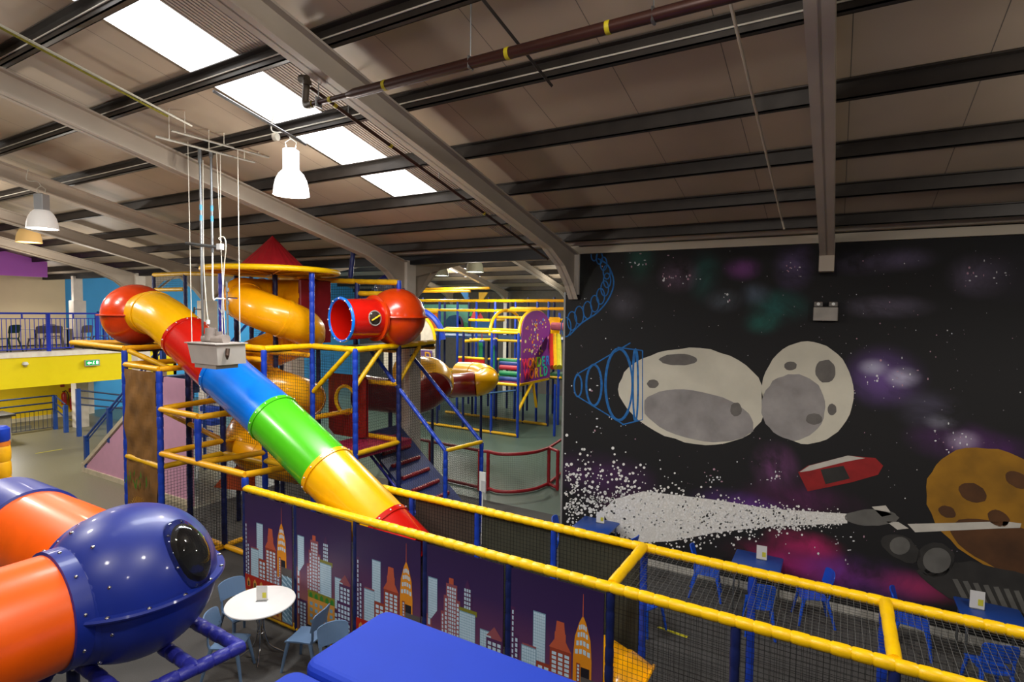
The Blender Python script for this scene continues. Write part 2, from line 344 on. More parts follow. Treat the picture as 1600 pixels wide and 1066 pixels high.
# the painted mural on it
mw=thing('space_mural','black space mural of purple nebulae, pale drifting rocks and a white particle jet','mural',(-1,9.92,0))
k=MB(); k.box((-4.6,9.915,.13),(6,9.93,5.72)); k.build('painted_sky',mural_mat(),mw,False)
YM=9.912
def wp(px,py,o=0): p=at(px,py,'y',YM-o); return p
def blob(mb,px,py,rx,ry,mi,n=20,rot=0,o=0,jit=0,tp=0):
    pts=[]
    for i in range(n):
        a=2*PI*i/n; j=1+random.uniform(-jit,jit); x=rx*math.cos(a)*j; y=ry*math.sin(a)*j*(1+tp*math.cos(a))
        pts.append(wp(px+x*math.cos(rot)-y*math.sin(rot),py+x*math.sin(rot)+y*math.cos(rot),o))
    mb.poly(pts,mi)
st=MB()
SW=[mat('star_white','#d8d8dc',.8,var=0),mat('star_dim','#6d6a72',.8,var=0),mat('star_pink','#b08a9a',.8,var=0)]
for i in range(420):
    px=random.uniform(884,1640); py=random.uniform(392,900); r=random.choice((.5,.5,.6,.8,1.1)); blob(st,px,py,r,r,random.choice((0,1,1,2)),6)
for (cx,cy,sp,n) in ((1060,435,12,16),(1000,410,10,12),(1380,590,25,18),(1500,690,22,18),(1210,745,8,10),(1530,430,16,12),(1110,745,10,14),(945,665,10,8),(1320,850,18,14),(915,600,14,8),(1240,420,8,8),(1135,465,6,5)):
    for i in range(n): blob(st,random.gauss(cx,sp),random.gauss(cy,sp*.6),random.choice((.8,1.2,1.9)),random.choice((.8,1.2,1.9)),0 if random.random()<.7 else 2,7)
tag(st.build('painted_stars',SW,mw,False),kind='stuff')
sp=MB()
for i in range(2300):   # white spray fanning out to the left
    t=random.random()**.8; px=1322-t*440; cy=810+ (2 if t<.5 else 0)-t*6; half=8+t*40+max(0,t-.5)*62
    g=random.gauss(0,.62); py=cy+g*half-(t>.6)*12*(t-.6); r=random.uniform(.7,2.2)*(1.0 if t>.15 else .7)*(1.15 if t>.75 else 1)
    if px<882: continue
    blob(sp,px,py,r,r,0,7,o=.002)
core=[(1324,803),(1200,795),(1130,783),(1060,774),(1005,768),(960,780),(940,800),(960,830),(1000,848),(1050,846),(1120,832),(1200,823),(1324,818)]
sp.poly([wp(x,y,.001) for x,y in core],1)
sp_m=([mat('spray_white','#e6e4e0',.8,var=.03),mat('spray_core','#d6d3cd',.8,var=.14,scale=60)]); tag(sp.build('painted_particle_jet',sp_m,mw,False),kind='stuff')
bl=MB()
for (px,py,rx,ry,wd) in ((903,603,6,17,2),(928,602,12,32,2.6),(967,601,21,56,3),(993,602,4,56,3)):
    bl.sweep([wp(px+rx*math.cos(2*PI*i/28)-(.0)*0,py+ry*math.sin(2*PI*i/28)) for i in range(28)],.0035,4,0,False,True,ry=wd*2.4)
for a,b_ in (((900,586),(985,536)),((903,620),(975,664)),((972,664),(1004,656)),((965,543),(1004,548)),((1004,548),(1004,656))):
    bl.sweep([wp(*a),wp(*b_)],.0035,4,0,True,ry=3.4)
coil=[(886,524),(905,505),(930,488),(948,465),(955,440),(946,415),(930,404)]
cp=bez([(x,y,0) for x,y in coil],4)
for i in range(1,len(cp),2):
    t=i/len(cp); w_=14-6*t
    bl.sweep([wp(cp[i][0]-6+w_*.55*math.cos(2*PI*k/16),cp[i][1]-8+w_*1.1*math.sin(2*PI*k/16)) for k in range(16)],.0035,4,0,False,True,ry=3.4)
bl.sweep([wp(p[0]+4,p[1]) for p in cp],.0035,4,0,True,ry=4)
bl.build('painted_blue_rings',mat('mural_blue','#1c64a6',.8,var=.3,scale=12),mw,False)
RK=[mat('rock_pale','#c9c3b2',.85,var=.12,scale=1.6,detail=8),mat('rock_grey','#8f8a88',.85,var=.2,scale=3,detail=8),mat('rock_crater','#68635f',.85,var=.15)]
rk=MB()
blob(rk,1082,618,116,74,0,44,rot=.16,o=.001,jit=.018,tp=.12)
blob(rk,1092,650,88,38,1,36,rot=.2,o=.002,jit=.02)
for (x,y,rx,ry) in ((1060,562,30,9),(1020,600,9,7),(1150,640,9,11)): blob(rk,x,y,rx,ry,2,20,o=.003,jit=.05)
rk.build('painted_drifting_rock',RK,mw,False)
rk=MB(); blob(rk,1262,614,72,80,0,44,o=.001,jit=.01); blob(rk,1240,636,50,52,1,36,o=.002,jit=.03)
for (x,y,rx,ry) in ((1290,580,16,18),(1235,572,10,7),(1272,655,13,9),(1300,640,7,9)): blob(rk,x,y,rx,ry,2,20,o=.003,jit=.05)
rk.build('painted_moon',RK,mw,False)
OC=[mat('mural_ochre','#8f6410',.85,var=.3,scale=2.2,detail=8),mat('mural_umber','#4c2e14',.85,var=.3,scale=3),mat('mural_dark_rock','#2b2927',.85,var=.3,scale=4),mat('mural_track_grey','#5c5a56',.85,var=.2,scale=4),mat('mural_red','#8a1a1a',.85,var=.15),mat('mural_offwhite','#b9b4aa',.85,var=.1)]
rk=MB(); blob(rk,1570,800,132,88,0,44,rot=.5,o=.001,jit=.02); blob(rk,1580,858,100,36,1,30,rot=.35,o=.002,jit=.04)
for (x,y,rx,ry) in ((1520,770,24,14),(1560,810,18,12),(1590,750,20,12),(1480,800,14,9)): blob(rk,x,y,rx,ry,1,18,rot=.4,o=.003,jit=.06)
rk.build('painted_ochre_planet',OC,mw,False)
rk=MB(); blob(rk,1545,918,110,34,2,30,rot=.22,o=.003,jit=.07); blob(rk,1462,875,30,27,2,26,o=.003,jit=.03); blob(rk,1464,876,22,20,3,22,o=.004); blob(rk,1406,853,16,14,3,18,o=.004); blob(rk,1408,856,34,18,2,18,rot=.5,o=.003,jit=.1)
for i in range(7): rk.poly([wp(1488+i*16,905+i*3,.005),wp(1496+i*16,905+i*3,.005),wp(1512+i*16,935+i*4,.005),wp(1503+i*16,935+i*4,.005)],3)
rk.build('painted_dark_boulders',OC,mw,False)
rk=MB(); rk.poly([wp(x,y,.001) for x,y in ((1247,738),(1262,728),(1325,712),(1368,716),(1380,728),(1372,742),(1330,754),(1262,768))],4)
rk.poly([wp(x,y,.002) for x,y in ((1249,738),(1264,728),(1325,712),(1352,716),(1320,722),(1265,736))],5)
rk.poly([wp(x,y,.002) for x,y in ((1282,734),(1318,728),(1328,748),(1290,757))],2); rk.build('painted_red_meteor',OC,mw,False)
rk=MB(); blob(rk,1362,809,42,13,3,24,o=.002,jit=.04); rk.poly([wp(x,y,.002) for x,y in ((1362,792),(1384,790),(1394,804),(1378,808))],5); rk.poly([wp(x,y,.002) for x,y in ((1385,815),(1404,816),(1420,826),(1402,828))],5)
rk.poly([wp(x,y,.003) for x,y in ((1418,819),(1570,815),(1596,818),(1594,825),(1560,826),(1430,832))],5)
rk.build('painted_grey_comet_head',OC,mw,False)
# ---- left end of the building: mezzanine, walls
WPUR=mat('purple_wall_paint','#d878ea',.7,var=.03,scale=2); WBLU=mat('sky_blue_wall_paint','#46a8ea',.7,var=.04,scale=2); WBEI=mat('beige_wall_paint','#d2c09c',.7,var=.03,scale=2)
WYEL=mat('yellow_wall_paint','#e8c400',.6,var=.03); FYEL=mat('yellow_fascia','#ffe800',.45,var=.02)
k=MB(); k.extr([(-24.3,1.2,5.62),(-24.3,8.8,5.62),(-24.3,8.8,roofz(8.8)-.02),(-24.3,1.2,roofz(1.2)-.02)],(.12,0,0)); struct(k.build('wall_left_purple',WPUR,None,False))
k=MB(); k.box((-28.9,-12,3.0),(-28.6,10.2,9)); struct(k.build('wall_left_upper',WBEI,None,False))
k=MB(); k.box((-28.9,10.2,0),(-28.6,36,9)); struct(k.build('wall_left_blue',WBLU,None,False))
k=MB(); k.box((-28.0,-12,3.05),(-27.8,10.7,5.95)); struct(k.build('wall_left',WBEI,None,False))
k=MB(); k.box((-28.2,-12,0),(-27.9,10.9,2.6)); struct(k.build('wall_left_lower',WYEL,None,False))
k=MB(); k.box((-27.9,-12,0),(-27.85,10.9,.16)); struct(k.build('baseboard_left',mat('cream_skirting','#cfc3a0',.5),None,False))
k=MB(); k.box((-28.3,10.9,0),(-27.7,11.6,3)); struct(k.build('wall_left_pier',COLM,None,False))
k=MB(); k.box((-29,28,0),(9,28.2,9)); struct(k.build('wall_far',mat('far_wall_cladding','#5b5650',.7,var=.1),None,False))
k=MB(); k.box((8.7,-12,0),(9,28,9)); struct(k.build('wall_side',mat('side_wall','#59544e',.7),None,False))
mz=MB(); mz.box((-28.6,-12,2.62),(-23.05,12.4,3.0)); struct(mz.build('floor_mezzanine',mat('mezzanine_deck','#7d7468',.6),None,False))
mz=MB(); mz.box((-23.05,-12,1.93),(-22.93,12.5,2.92)); mz.box((-28,12.38,1.93),(-22.93,12.5,2.92)); struct(mz.build('wall_mezzanine_fascia',FYEL,None,False))
mz=MB(); mz.box((-23.35,-12,2.92),(-22.88,12.55,3.08)); mz.box((-28,12.2,2.92),(-22.88,12.55,3.08)); struct(mz.build('trim_3',mat('white_coping','#fff8ea',.5),None,False),'white coping along the top of the yellow mezzanine fascia')
mz=MB(); mz.box((-26.5,-12,0),(-26.2,8.9,.12)); struct(mz.build('floor_ramp',FL[1],None,False))
# floor tape marks
TAPE=mat('yellow_tape','#d8d010',.5,var=.05)
for (a,b_,wd) in (((55,709),(97,702),.05),((36,767),(54,775),.06),((1028,980),(1074,996),.05),((107,655),(122,660),.05)):
    p=at(*a,'z',0.003); q=at(*b_,'z',0.003); d_=(q-p).normalized(); n_=Vector((-d_.y,d_.x,0))*wd/2
    t_=MB(); t_.extr([p-n_,q-n_,q+n_,p+n_],(0,0,.002))
    lb={55:'long yellow tape strip across the olive floor in front of the ramp',36:'short yellow tape mark beside the padded yellow pole',1028:'dotted yellow tape strip on the carpet under the netted walkway',107:'pale tape strip at the foot of the far ramp'}[a[0]]
    tag(t_.build('floor_tape',TAPE,None,False),lb,'floor tape')
# ------------------------------------------------------------------ netted walkway with skyline panels
GX=[-7.65+1.16*k for k in range(9)]
wk=thing('netted_walkway','netted soft play walkway with yellow padded rails and printed skyline boards','play frame',(-2,5.7,0))
for i,x in enumerate(GX):
    for y in (5.15,6.25):
        if y==6.25 and i<2: continue
        MB().pad((x,y,0),(x,y,1.86),.042).build('post',NAVY if y<6 else BLU,wk)
    if i<len(GX)-1:
        MB().pad((x,5.15,1.9),(GX[i+1],5.15,1.9),.052,.145).build('rail',YEL,wk)
        MB().pad((x,5.15,.07),(GX[i+1],5.15,.07),.045).build('rail',YELD,wk)
        if i>=1: MB().pad((x,6.25,1.9),(GX[i+1],6.25,1.9),.052,.145).build('rail',YEL,wk)
MB().pad((GX[0],6.28,1.9),(GX[1],6.25,1.9),.05).build('rail',YEL,wk)
for i in (5,7): MB().pad((GX[i],5.18,1.92),(GX[i],6.22,1.92),.055,.4).build('rail',YEL,wk)
BACK=mat('printed_board_back','#4b3f36',.8,var=.1); BACKG=mat('printed_board_back_olive','#45463a',.8,var=.1)
for i in range(1,5):
    k=MB(); k.box((GX[i]+.06,6.27,.1),(GX[i+1]-.06,6.29,1.84)); k.build('backing_board',BACK if i<3 else BACKG,wk,False)
    MB().net((GX[i]+.04,6.235,.1),(1.08,0,0),(0,0,1.74),.05,.0025).build('net',NET,wk,False)
for i in range(5,8):
    MB().net((GX[i]+.04,6.24,.1),(1.08,0,0),(0,0,1.76),.05,.002).build('net',NET,wk,False)
    MB().net((GX[i]+.04,5.15,.1),(1.08,0,0),(0,0,1.76),.05,.0022).build('net',NET,wk,False)
    MB().net((GX[i]+.04,5.2,1.89),(1.08,0,0),(0,1.02,0),.055,.002).build('roof_net',NETG,wk,False)
for i in range(1,5): MB().net((GX[i]+.04,5.2,1.89),(1.08,0,0),(0,1.02,0),.055,.0012).build('roof_net',NET,wk,False) if False else None
# printed skyline boards (front of the walkway)
M,nt,b,tc=node_mat('skyline_sky_print',.45)
sx=N(nt,'ShaderNodeSeparateXYZ'); nt.links.new(tc.outputs['Object'],sx.inputs[0])
cr=N(nt,'ShaderNodeValToRGB'); e=cr.color_ramp.elements; e[0].position=.2; e[0].color=lin('#96604f'); e[1].position=1.0; e[1].color=lin('#2a1a44')
n_=e.new(.5); n_.color=lin('#5d3358'); n_=e.new(.75); n_.color=lin('#352050')
mp=N(nt,'ShaderNodeMapRange'); mp.inputs['From Max'].default_value=1.9; nt.links.new(sx.outputs[2],mp.inputs[0]); nt.links.new(mp.outputs[0],cr.inputs[0]); nt.links.new(cr.outputs[0],b.inputs['Base Color'])
CITY=[M]+[mat('print_'+n,c,.45,var=.05) for n,c in (('window','#b5cfe0'),('sky_blue','#6f97b0'),('brick_red','#8f3a26'),('dusty_pink','#8a4a52'),('plum','#4a2450'),('orange','#d98a18'),('grey','#55504f'),('rust','#b5553a'),('scarlet','#a8200f'),('olive','#7a7a22'),('sand','#c28a3c'),('black','#1c1820'),('teal','#2a7aa0'),('green','#2f7a2a'))]
CI={n:i for i,n in enumerate(('sky','window','sky_blue','brick_red','dusty_pink','plum','orange','grey','rust','scarlet','olive','sand','black','teal','green'))}
def board(x0,kind):
    k=MB(); W=1.06; y=5.105
    k.box((x0,y,.1),(x0+W,y+.015,1.84),0)
    o=[.0008]
    def P(pts,mi):
        o[0]+=.00012; k.poly([(x0+u*W,y-o[0],v) for u,v in pts],CI[mi])
    def rect(u0,u1,v0,v1,mi): P([(u0,v0),(u1,v0),(u1,v1),(u0,v1)],mi)
    def wins(u0,u1,v0,v1,nu,nv,mi='window',g=.3):
        o[0]+=.00012
        for i in range(nu):
            for j in range(nv):
                a=u0+(u1-u0)*(i+g/2)/nu; b2=u0+(u1-u0)*(i+1-g/2)/nu; c=v0+(v1-v0)*(j+g/2)/nv; d=v0+(v1-v0)*(j+1-g/2)/nv
                k.poly([(x0+a*W,y-o[0],c),(x0+b2*W,y-o[0],c),(x0+b2*W,y-o[0],d),(x0+a*W,y-o[0],d)],CI[mi])
    def tower(u0,u1,v1,mi,nu,nv,v0=.5,wm='window'):
        rect(u0,u1,v0,v1,mi); wins(u0+.012,u1-.012,v0+.02,v1-.03,nu,nv,wm)
    if kind=='A':
        tower(.0,.05,1.42,'plum',1,14); tower(.04,.10,1.12,'plum',1,10)
        rect(.26,.40,.6,1.45,'sky_blue'); wins(.265,.395,.6,1.44,6,26,'window',.12)
        rect(.50,.62,1.15,1.30,'rust'); P([(.44,1.12),(.68,1.12),(.62,1.22),(.60,1.42),(.52,1.42),(.50,1.22)],'rust')
        tower(.45,.68,1.12,'brick_red',3,12); tower(.14,.30,1.06,'dusty_pink',1,8); rect(.13,.30,.55,1.04,'sky_blue'); wins(.135,.295,.55,1.03,6,14,'window',.15)
        tower(.30,.46,.92,'brick_red',2,6); tower(.62,.76,.86,'dusty_pink',2,6)
        pts=[(.70,.75),(.70,1.10),(.715,1.32),(.76,1.48),(.795,1.56),(.83,1.48),(.875,1.32),(.89,1.10),(.89,.75)]
        P(pts,'orange'); P([(.79,1.54),(.80,1.54),(.797,1.78),(.793,1.78)],'rust')
        for j,vv in enumerate((1.14,1.23,1.32,1.40)):
            o[0]+=.0001; h=.075-j*.012
            for q in (-1.0,-.45,.1,.65): k.poly([(x0+(.795+q*h)*W,y-o[0],vv+.02*(1-abs(q))),(x0+(.795+(q+.38)*h)*W,y-o[0],vv+.02*(1-abs(q+.3))),(x0+(.795+(q+.38)*h)*W,y-o[0],vv+.05+.02*(1-abs(q+.3))),(x0+(.795+q*h)*W,y-o[0],vv+.05+.02*(1-abs(q)))],CI['window'])
        rect(.735,.775,.75,1.05,'brick_red'); wins(.74,.77,.75,1.04,1,8); rect(.78,.87,.85,1.02,'black')
        rect(.78,1.0,.55,.92,'grey'); rect(.80,1.0,.12,.80,'sky_blue')
        for j in range(9):
            v=.14+j*.075; P([(.80,v+.05),(.80,v+.075),(.90,v+.02),(.90,v-.004)],'window'); P([(.91,v+.05),(.91,v+.075),(1.0,v+.02),(1.0,v-.004)],'window')
        rect(.0,.76,.38,.62,'scarlet')
        for u in (.08,.22,.36,.50,.64): P([(u-.035,.44),(u+.035,.44),(u+.035,.53),(u,.58),(u-.035,.53)],'sand'); P([(u-.015,.45),(u+.015,.45),(u+.015,.52),(u-.015,.52)],'black')
        rect(.0,.78,.12,.38,'sand'); wins(.03,.75,.14,.36,8,3,'brick_red',.5)
    else:
        tower(.0,.07,1.0,'dusty_pink',1,6,.3); rect(.02,.15,.95,1.46,'sky_blue'); wins(.025,.145,.96,1.45,6,16,'window',.12); P([(.06,.95),(.15,.95),(.15,1.08)],'sky')
        tower(.20,.27,1.1,'dusty_pink',2,12); tower(.27,.42,1.45,'dusty_pink',4,20); rect(.31,.37,1.45,1.52,'rust'); tower(.24,.30,1.3,'dusty_pink',1,14); tower(.40,.46,1.28,'dusty_pink',1,14)
        P([(.50,1.15),(.50,1.38),(.53,1.5),(.555,1.56),(.58,1.5),(.61,1.38),(.61,1.15)],'plum'); wins(.51,.60,1.16,1.46,3,6)
        rect(.45,.68,1.16,1.22,'olive'); rect(.45,.66,.55,1.18,'sky_blue'); wins(.455,.655,.55,1.17,9,20,'window',.14)
        rect(.72,.90,.62,1.05,'sky_blue'); wins(.725,.895,.62,1.04,8,14,'window',.14); P([(.80,1.0),(1.0,1.0),(1.0,1.0),(.9,1.12)],'dusty_pink'); rect(.86,.99,.9,1.0,'dusty_pink')
        tower(.80,1.0,.98,'plum',3,6,.6); tower(.76,1.0,.74,'plum',4,6,.3); tower(.70,.78,.6,'plum',1,6,.12); tower(.86,1.0,.5,'plum',3,6,.12)
        rect(.22,.72,.62,.74,'olive')
        for u in (.28,.38,.48,.58,.67): P([(u-.03,.62),(u+.03,.62),(u+.03,.69),(u,.72),(u-.03,.69)],'green')
        rect(.22,.72,.22,.64,'sand'); wins(.24,.70,.26,.60,5,4,'sky_blue',.45); rect(.20,.74,.12,.24,'black'); wins(.22,.72,.10,.2,8,1,'teal',.3); tower(.05,.20,.56,'plum',2,8,.12)
    return k.build('printed_board',CITY,wk,False)
for i in range(5): tag(board(GX[i]+.05,'AB'[i%2]),'purple dusk skyline print with '+('an orange spired tower' if i%2==0 else 'a stepped pink tower'))
# yellow scoop slide end inside the walkway
sc_=thing('walkway_slide','yellow moulded slide mouth with a green edge inside the netted walkway','slide',(-1.2,5.7,0))
k=MB(); pts=bez([(-2.5,5.7,.62),(-2.25,5.7,.58),(-2.0,5.7,.5),(-1.78,5.7,.4)],6)
k.sweep(pts,[.40]*6+[.42]*6+[.44-.0*i for i in range(7)],22,0,False)
k.build('chute',PYEL2,sc_); k=MB(); k.sweep(arc((-2.5,5.7,.62),.42,0,2*PI,24,Vector((0,1,0)),Vector((0,0,1)))[:-1],.045,8,0,False,True); k.build('green_collar',PGRN,sc_)
k=MB(); k.sweep(arc((-1.78,5.7,.4),.445,0,2*PI,24,Vector((0,1,0)),Vector((.42,0,.9)).normalized())[:-1],.02,8,0,False,True); k.build('rim',PYEL2,sc_)
# ------------------------------------------------------------------ big play tower
TX={0:-7.6,1:-8.75,2:-9.98,3:-11.12,4:-12.3,5:-13.4}
TY={0:5.15,1:6.28,2:7.33,3:8.45,4:9.75}
tw=thing('play_tower','tall soft play tower of blue padded posts, yellow padded beams and black nets','play frame',(-9.5,7.2,0))
def post(x,y,z0,z1,mt=BLU,r=.05): MB().pad((x,y,z0),(x,y,z1),r,.2).build('post',mt,tw)
def beam(a,b_,mt=YELO,r=.05,seg=.55,name='beam',par=None): MB().pad(a,b_,r,seg).build(name,mt,par or tw)
def net(o,u,v,par=None,cell=.055,w=.0026,mt=NET): MB().net(o,u,v,cell,w).build('net',mt,par or tw,False)
post(-11.12,5.15,0,3.82); post(-9.98,5.15,0,3.52); post(-8.86,5.15,2.14,2.82,BLU); post(-7.65,5.15,1.9,2.06,BLU)
for (x,y,z0,z1,mt) in ((-11.12,6.28,0,3.85,NAVY),(-9.98,6.28,0,3.0,NAVY),(-8.75,6.28,0,3.88,BLU),(-11.12,7.33,0,5.3,NAVY),(-9.93,7.4,0,5.35,NAVY),(-8.75,7.33,0,5.34,BLU),(-7.6,7.33,0,3.9,BLU),(-9.98,6.28,3.9,5.25,BLUP),(-9.95,8.5,0,5.3,NAVY),
   (-8.8,8.5,0,4.0,NAVY),(-7.6,8.5,0,3.9,NAVY),(-11.2,8.5,0,5.4,NAVY),(-12.3,8.5,0,5.4,NAVY),(-12.3,6.28,0,3.85,NAVY),(-13.5,8.5,0,5.4,NAVY)): post(x,y,z0,z1,mt)
# beams
YP=[((-7.65,5.15,2.1),(-8.86,5.15,2.1)),((-8.86,5.15,2.1),(-9.98,5.15,2.1)),((-8.86,5.15,2.86),(-9.98,5.15,2.87)),((-9.98,5.15,3.55),(-11.12,5.15,3.57)),((-9.98,5.15,1.86),(-11.12,5.15,1.9)),
 ((-7.65,5.15,2.1),(-7.65,6.28,2.0)),((-8.86,5.15,2.1),(-8.75,6.28,2.05)),((-8.86,5.15,2.84),(-8.75,6.28,2.86)),((-9.98,5.15,2.87),(-9.98,6.28,2.9)),((-9.98,5.15,2.1),(-9.98,6.28,2.1)),((-9.98,5.15,1.86),(-9.98,6.28,1.86)),
 ((-9.98,5.15,3.55),(-9.98,6.28,3.55)),((-11.12,5.15,3.57),(-11.12,6.28,3.57)),((-9.98,6.28,1.86),(-8.75,6.28,1.86)),((-8.75,6.28,1.9),(-7.6,6.28,1.9)),((-9.98,6.28,2.9),(-9.98,7.33,2.9)),((-9.98,6.28,2.9),(-8.75,6.28,2.9)),
 ((-9.98,6.28,2.1),(-11.12,6.28,2.3)),((-11.12,6.28,2.3),(-12.3,6.28,2.5)),((-9.98,6.28,.07),(-8.75,6.28,.07)),((-9.98,6.28,.07),(-9.98,5.3,.07)),((-9.98,6.28,.07),(-11.12,6.28,.07)),((-9.98,6.28,.07),(-9.98,7.33,.07)),((-8.75,6.28,.07),(-7.7,5.2,.07)),
 ((-9.98,6.28,2.1),(-9.98,7.33,2.1)),((-9.98,7.33,2.1),(-11.12,7.33,2.1)),((-7.6,7.33,1.95),(-7.6,8.5,1.95)),((-8.75,7.33,2.05),(-7.6,7.33,1.95)),((-7.6,7.33,1.62),(-8.75,7.33,1.62)),((-7.6,7.33,1.6),(-7.6,6.2,1.62)),((-8.75,7.33,2.5),(-8.75,8.5,2.5)),((-8.8,8.5,3.12),(-7.6,8.5,3.12)),((-8.8,8.45,2.0),(-7.6,8.45,2.0))]
for a,b_ in YP: beam(a,b_,YELO if a[2]>1.95 or a[2]<.2 else YELD)
# top deck z 3.9
for a,b_ in (((-9.98,6.28,3.92),(-8.75,6.28,3.9)),((-8.75,6.28,3.9),(-8.75,7.33,3.9)),((-8.75,7.33,3.9),(-7.6,7.33,3.88)),((-7.6,7.33,3.88),(-7.62,8.5,3.9)),((-7.62,8.5,3.9),(-7.7,9.75,3.92))): beam(a,b_,YEL,.055,.3)
for a,b_ in (((-11.12,5.15,3.86),(-13.3,5.2,3.88)),((-11.12,5.15,3.86),(-11.12,6.28,3.86)),((-11.12,6.28,3.88),(-9.98,6.28,3.9)),((-13.3,5.2,3.88),(-12.3,6.28,3.88)),((-12.3,6.28,3.88),(-11.12,6.28,3.88)),((-8.75,7.33,3.72),(-9.98,7.33,3.72)),((-8.8,8.5,3.8),(-7.7,8.5,3.8)),((-8.75,6.28,3.7),(-9.98,6.28,3.7)),((-7.7,9.75,3.8),(-8.8,9.75,3.8))): beam(a,b_,YELO,.05,.3)
for a,b_,mt in (((-8.75,7.33,3.0),(-7.72,7.33,3.86),YEL),((-7.6,7.33,3.2),(-7.6,8.0,3.86),YELD),((-7.65,8.5,3.1),(-7.65,9.2,3.86),YELD),((-11.1,5.2,3.82),(-10.5,5.6,3.5),YELD),((-11.1,5.9,3.82),(-10.6,6.9,3.2),YELD)): beam(a,b_,mt,.045,.22,'brace')
for a_,b_ in (((-9.9,6.35,3.82),(-8.8,6.9,3.88)),((-8.8,7.4,3.82),(-7.65,9.7,3.88)),((-13.2,5.2,3.78),(-11.15,6.25,3.84))):
    k=MB(); k.box(a_,b_); k.build('deck',mat('deck_vinyl_dark','#33302c',.5),tw,False)
# upper back storeys behind the round roof
for a,b_ in (((-16.65,8.5,5.52),(-15.1,8.5,5.52)),((-15.1,8.5,5.52),(-12.3,8.5,5.42)),((-12.3,8.5,5.42),(-11.2,8.5,5.35)),((-11.2,8.5,5.3),(-9.95,8.5,5.25)),((-16.6,8.5,5.1),(-15.15,8.5,5.1)),((-9.95,8.5,5.25),(-8.8,8.5,5.2)),((-8.8,8.5,5.2),(-7.6,8.5,5.16)),((-8.7,8.52,4.95),(-7.6,8.52,4.93))): beam(a,b_,YELD,.055,.3)
post(-8.75,8.5,4.0,5.2,NAVY); post(-7.6,8.5,4.0,5.2,BLU); beam((-8.95,8.5,5.28),(-8.82,8.5,6.15),NAVY,.05,.2,'post')
net((-16.6,8.5,5.15),(1.45,0,0),(0,0,.34),w=.003); post(-16.65,8.5,0,5.5,NAVY); post(-15.1,8.5,0,5.5,NAVY); net((-12.25,8.52,3.9),(2.2,0,0),(0,0,1.35),w=.003); net((-9.9,8.52,4.0),(2.2,0,0),(0,0,1.15),w=.003)
# front nets
net((-9.92,5.17,.1),(0,1.08,0),(0,0,1.7),w=.003); net((-9.95,6.3,.12),(1.15,0,0),(0,0,1.7),w=.003); net((-8.72,6.3,.1),(1.1,0,0),(0,0,3.75),w=.0028); net((-9.95,6.3,2.15),(1.15,0,0),(0,0,.7)); net((-11.1,6.3,.1),(1.1,0,0),(0,0,3.4),w=.0028)
net((-8.72,7.35,.1),(1.08,0,0),(0,0,3.75),w=.0024); net((-7.6,7.38,1.6),(0,1.1,0),(0,0,2.25),w=.0022); net((-9.9,7.9,.3),(1.1,0,0),(0,0,3.4)); net((-7.62,8.5,1.9),(0,1.2,0),(0,0,1.95),w=.0022)
# hessian cloth and jungle print at the left end
HES=mat('brown_hessian','#7d5522',.85,var=.22,scale=5,bump=.25,detail=9)
def cloth(z0,z1,flare):
    k=MB(); nx,nz_=14,26; P=[[None]*(nx+1) for _ in range(nz_+1)]
    for j in range(nz_+1):
        t=j/nz_; z=z0+(z1-z0)*t
        w_=1.02-(.10*math.exp(-((t-.85)/.07)**2) if flare else 0)+(.04*t if flare else 0)
        for i in range(nx+1):
            u=i/nx-.5; P[j][i]=(-10.55+u*w_,5.12+.03*math.sin(u*6+t*4)*math.sin(t*8+u*3)+.012*math.sin(t*19-u*9)*math.sin(u*7),z)
    for j in range(nz_):
        for i in range(nx): k.poly([P[j][i],P[j][i+1],P[j+1][i+1],P[j+1][i]])
    return k
cl=thing('hessian_cover','wrinkled brown hessian sheet laced between two blue padded posts','cloth cover',(-10.55,5.12,0))
cloth(1.93,3.5,True).build('upper_sheet',HES,cl); cloth(.05,1.86,False).build('lower_sheet',HES,cl)
k=MB()
for i in range(16):
    x=-10.95+random.random()*.75; z=1.5+random.random()*.25; a=random.uniform(-1,1); d=Vector((math.sin(a)*.09,0,-math.cos(a)*.16)); n_=Vector((.018,0,0))
    k.poly([(x,5.05,z),Vector((x,5.045,z))+d*.5+n_,Vector((x,5.05,z))+d,Vector((x,5.045,z))+d*.5-n_])
k.build('printed_leaves',mat('leaf_print_green','#3f7a1c',.7),cl,False)
k=MB()
for i in range(18):
    a=PI*i/17; c0=Vector((-10.5+.22*math.cos(a),5.04,.95+.22*math.sin(a))); k.sweep([c0,c0+Vector((.11*math.cos(a),0,.11*math.sin(a)))],.007,4)
k.build('printed_sun_rays',mat('sun_print','#a8761e',.7),cl,False)
# pink / maroon padded decks and orange fins inside the tower
k=MB(); k.box((-8.7,7.42,1.82),(-7.65,8.95,1.93)); tag(k.build('padded_deck',mat('raspberry_vinyl','#a3264a',.4),tw,False),'raspberry padded deck')
OR=mat('orange_vinyl','#e0561a',.42,bump=.2)
for (z,x) in ((2.3,-10.9),(.75,-11.0)):
    k=MB(); k.extr([(x-.5,7.0,z),(x+.75,7.0,z+.12),(x+.75,7.0,z+.55),(x+.35,7.0,z+.6),(x-.1,7.0,z+.35)],(0,.12,0)); tag(k.build('padded_fin',OR,tw,False),'orange padded fin')
k=MB(); k.extr([(-11.3,7.2,1.9),(-10.4,7.2,2.0),(-10.3,7.2,2.2),(-11.3,7.2,2.05)],(0,.5,0)); k.build('padded_step',mat('pink_vinyl','#b83a7a',.4),tw,False)
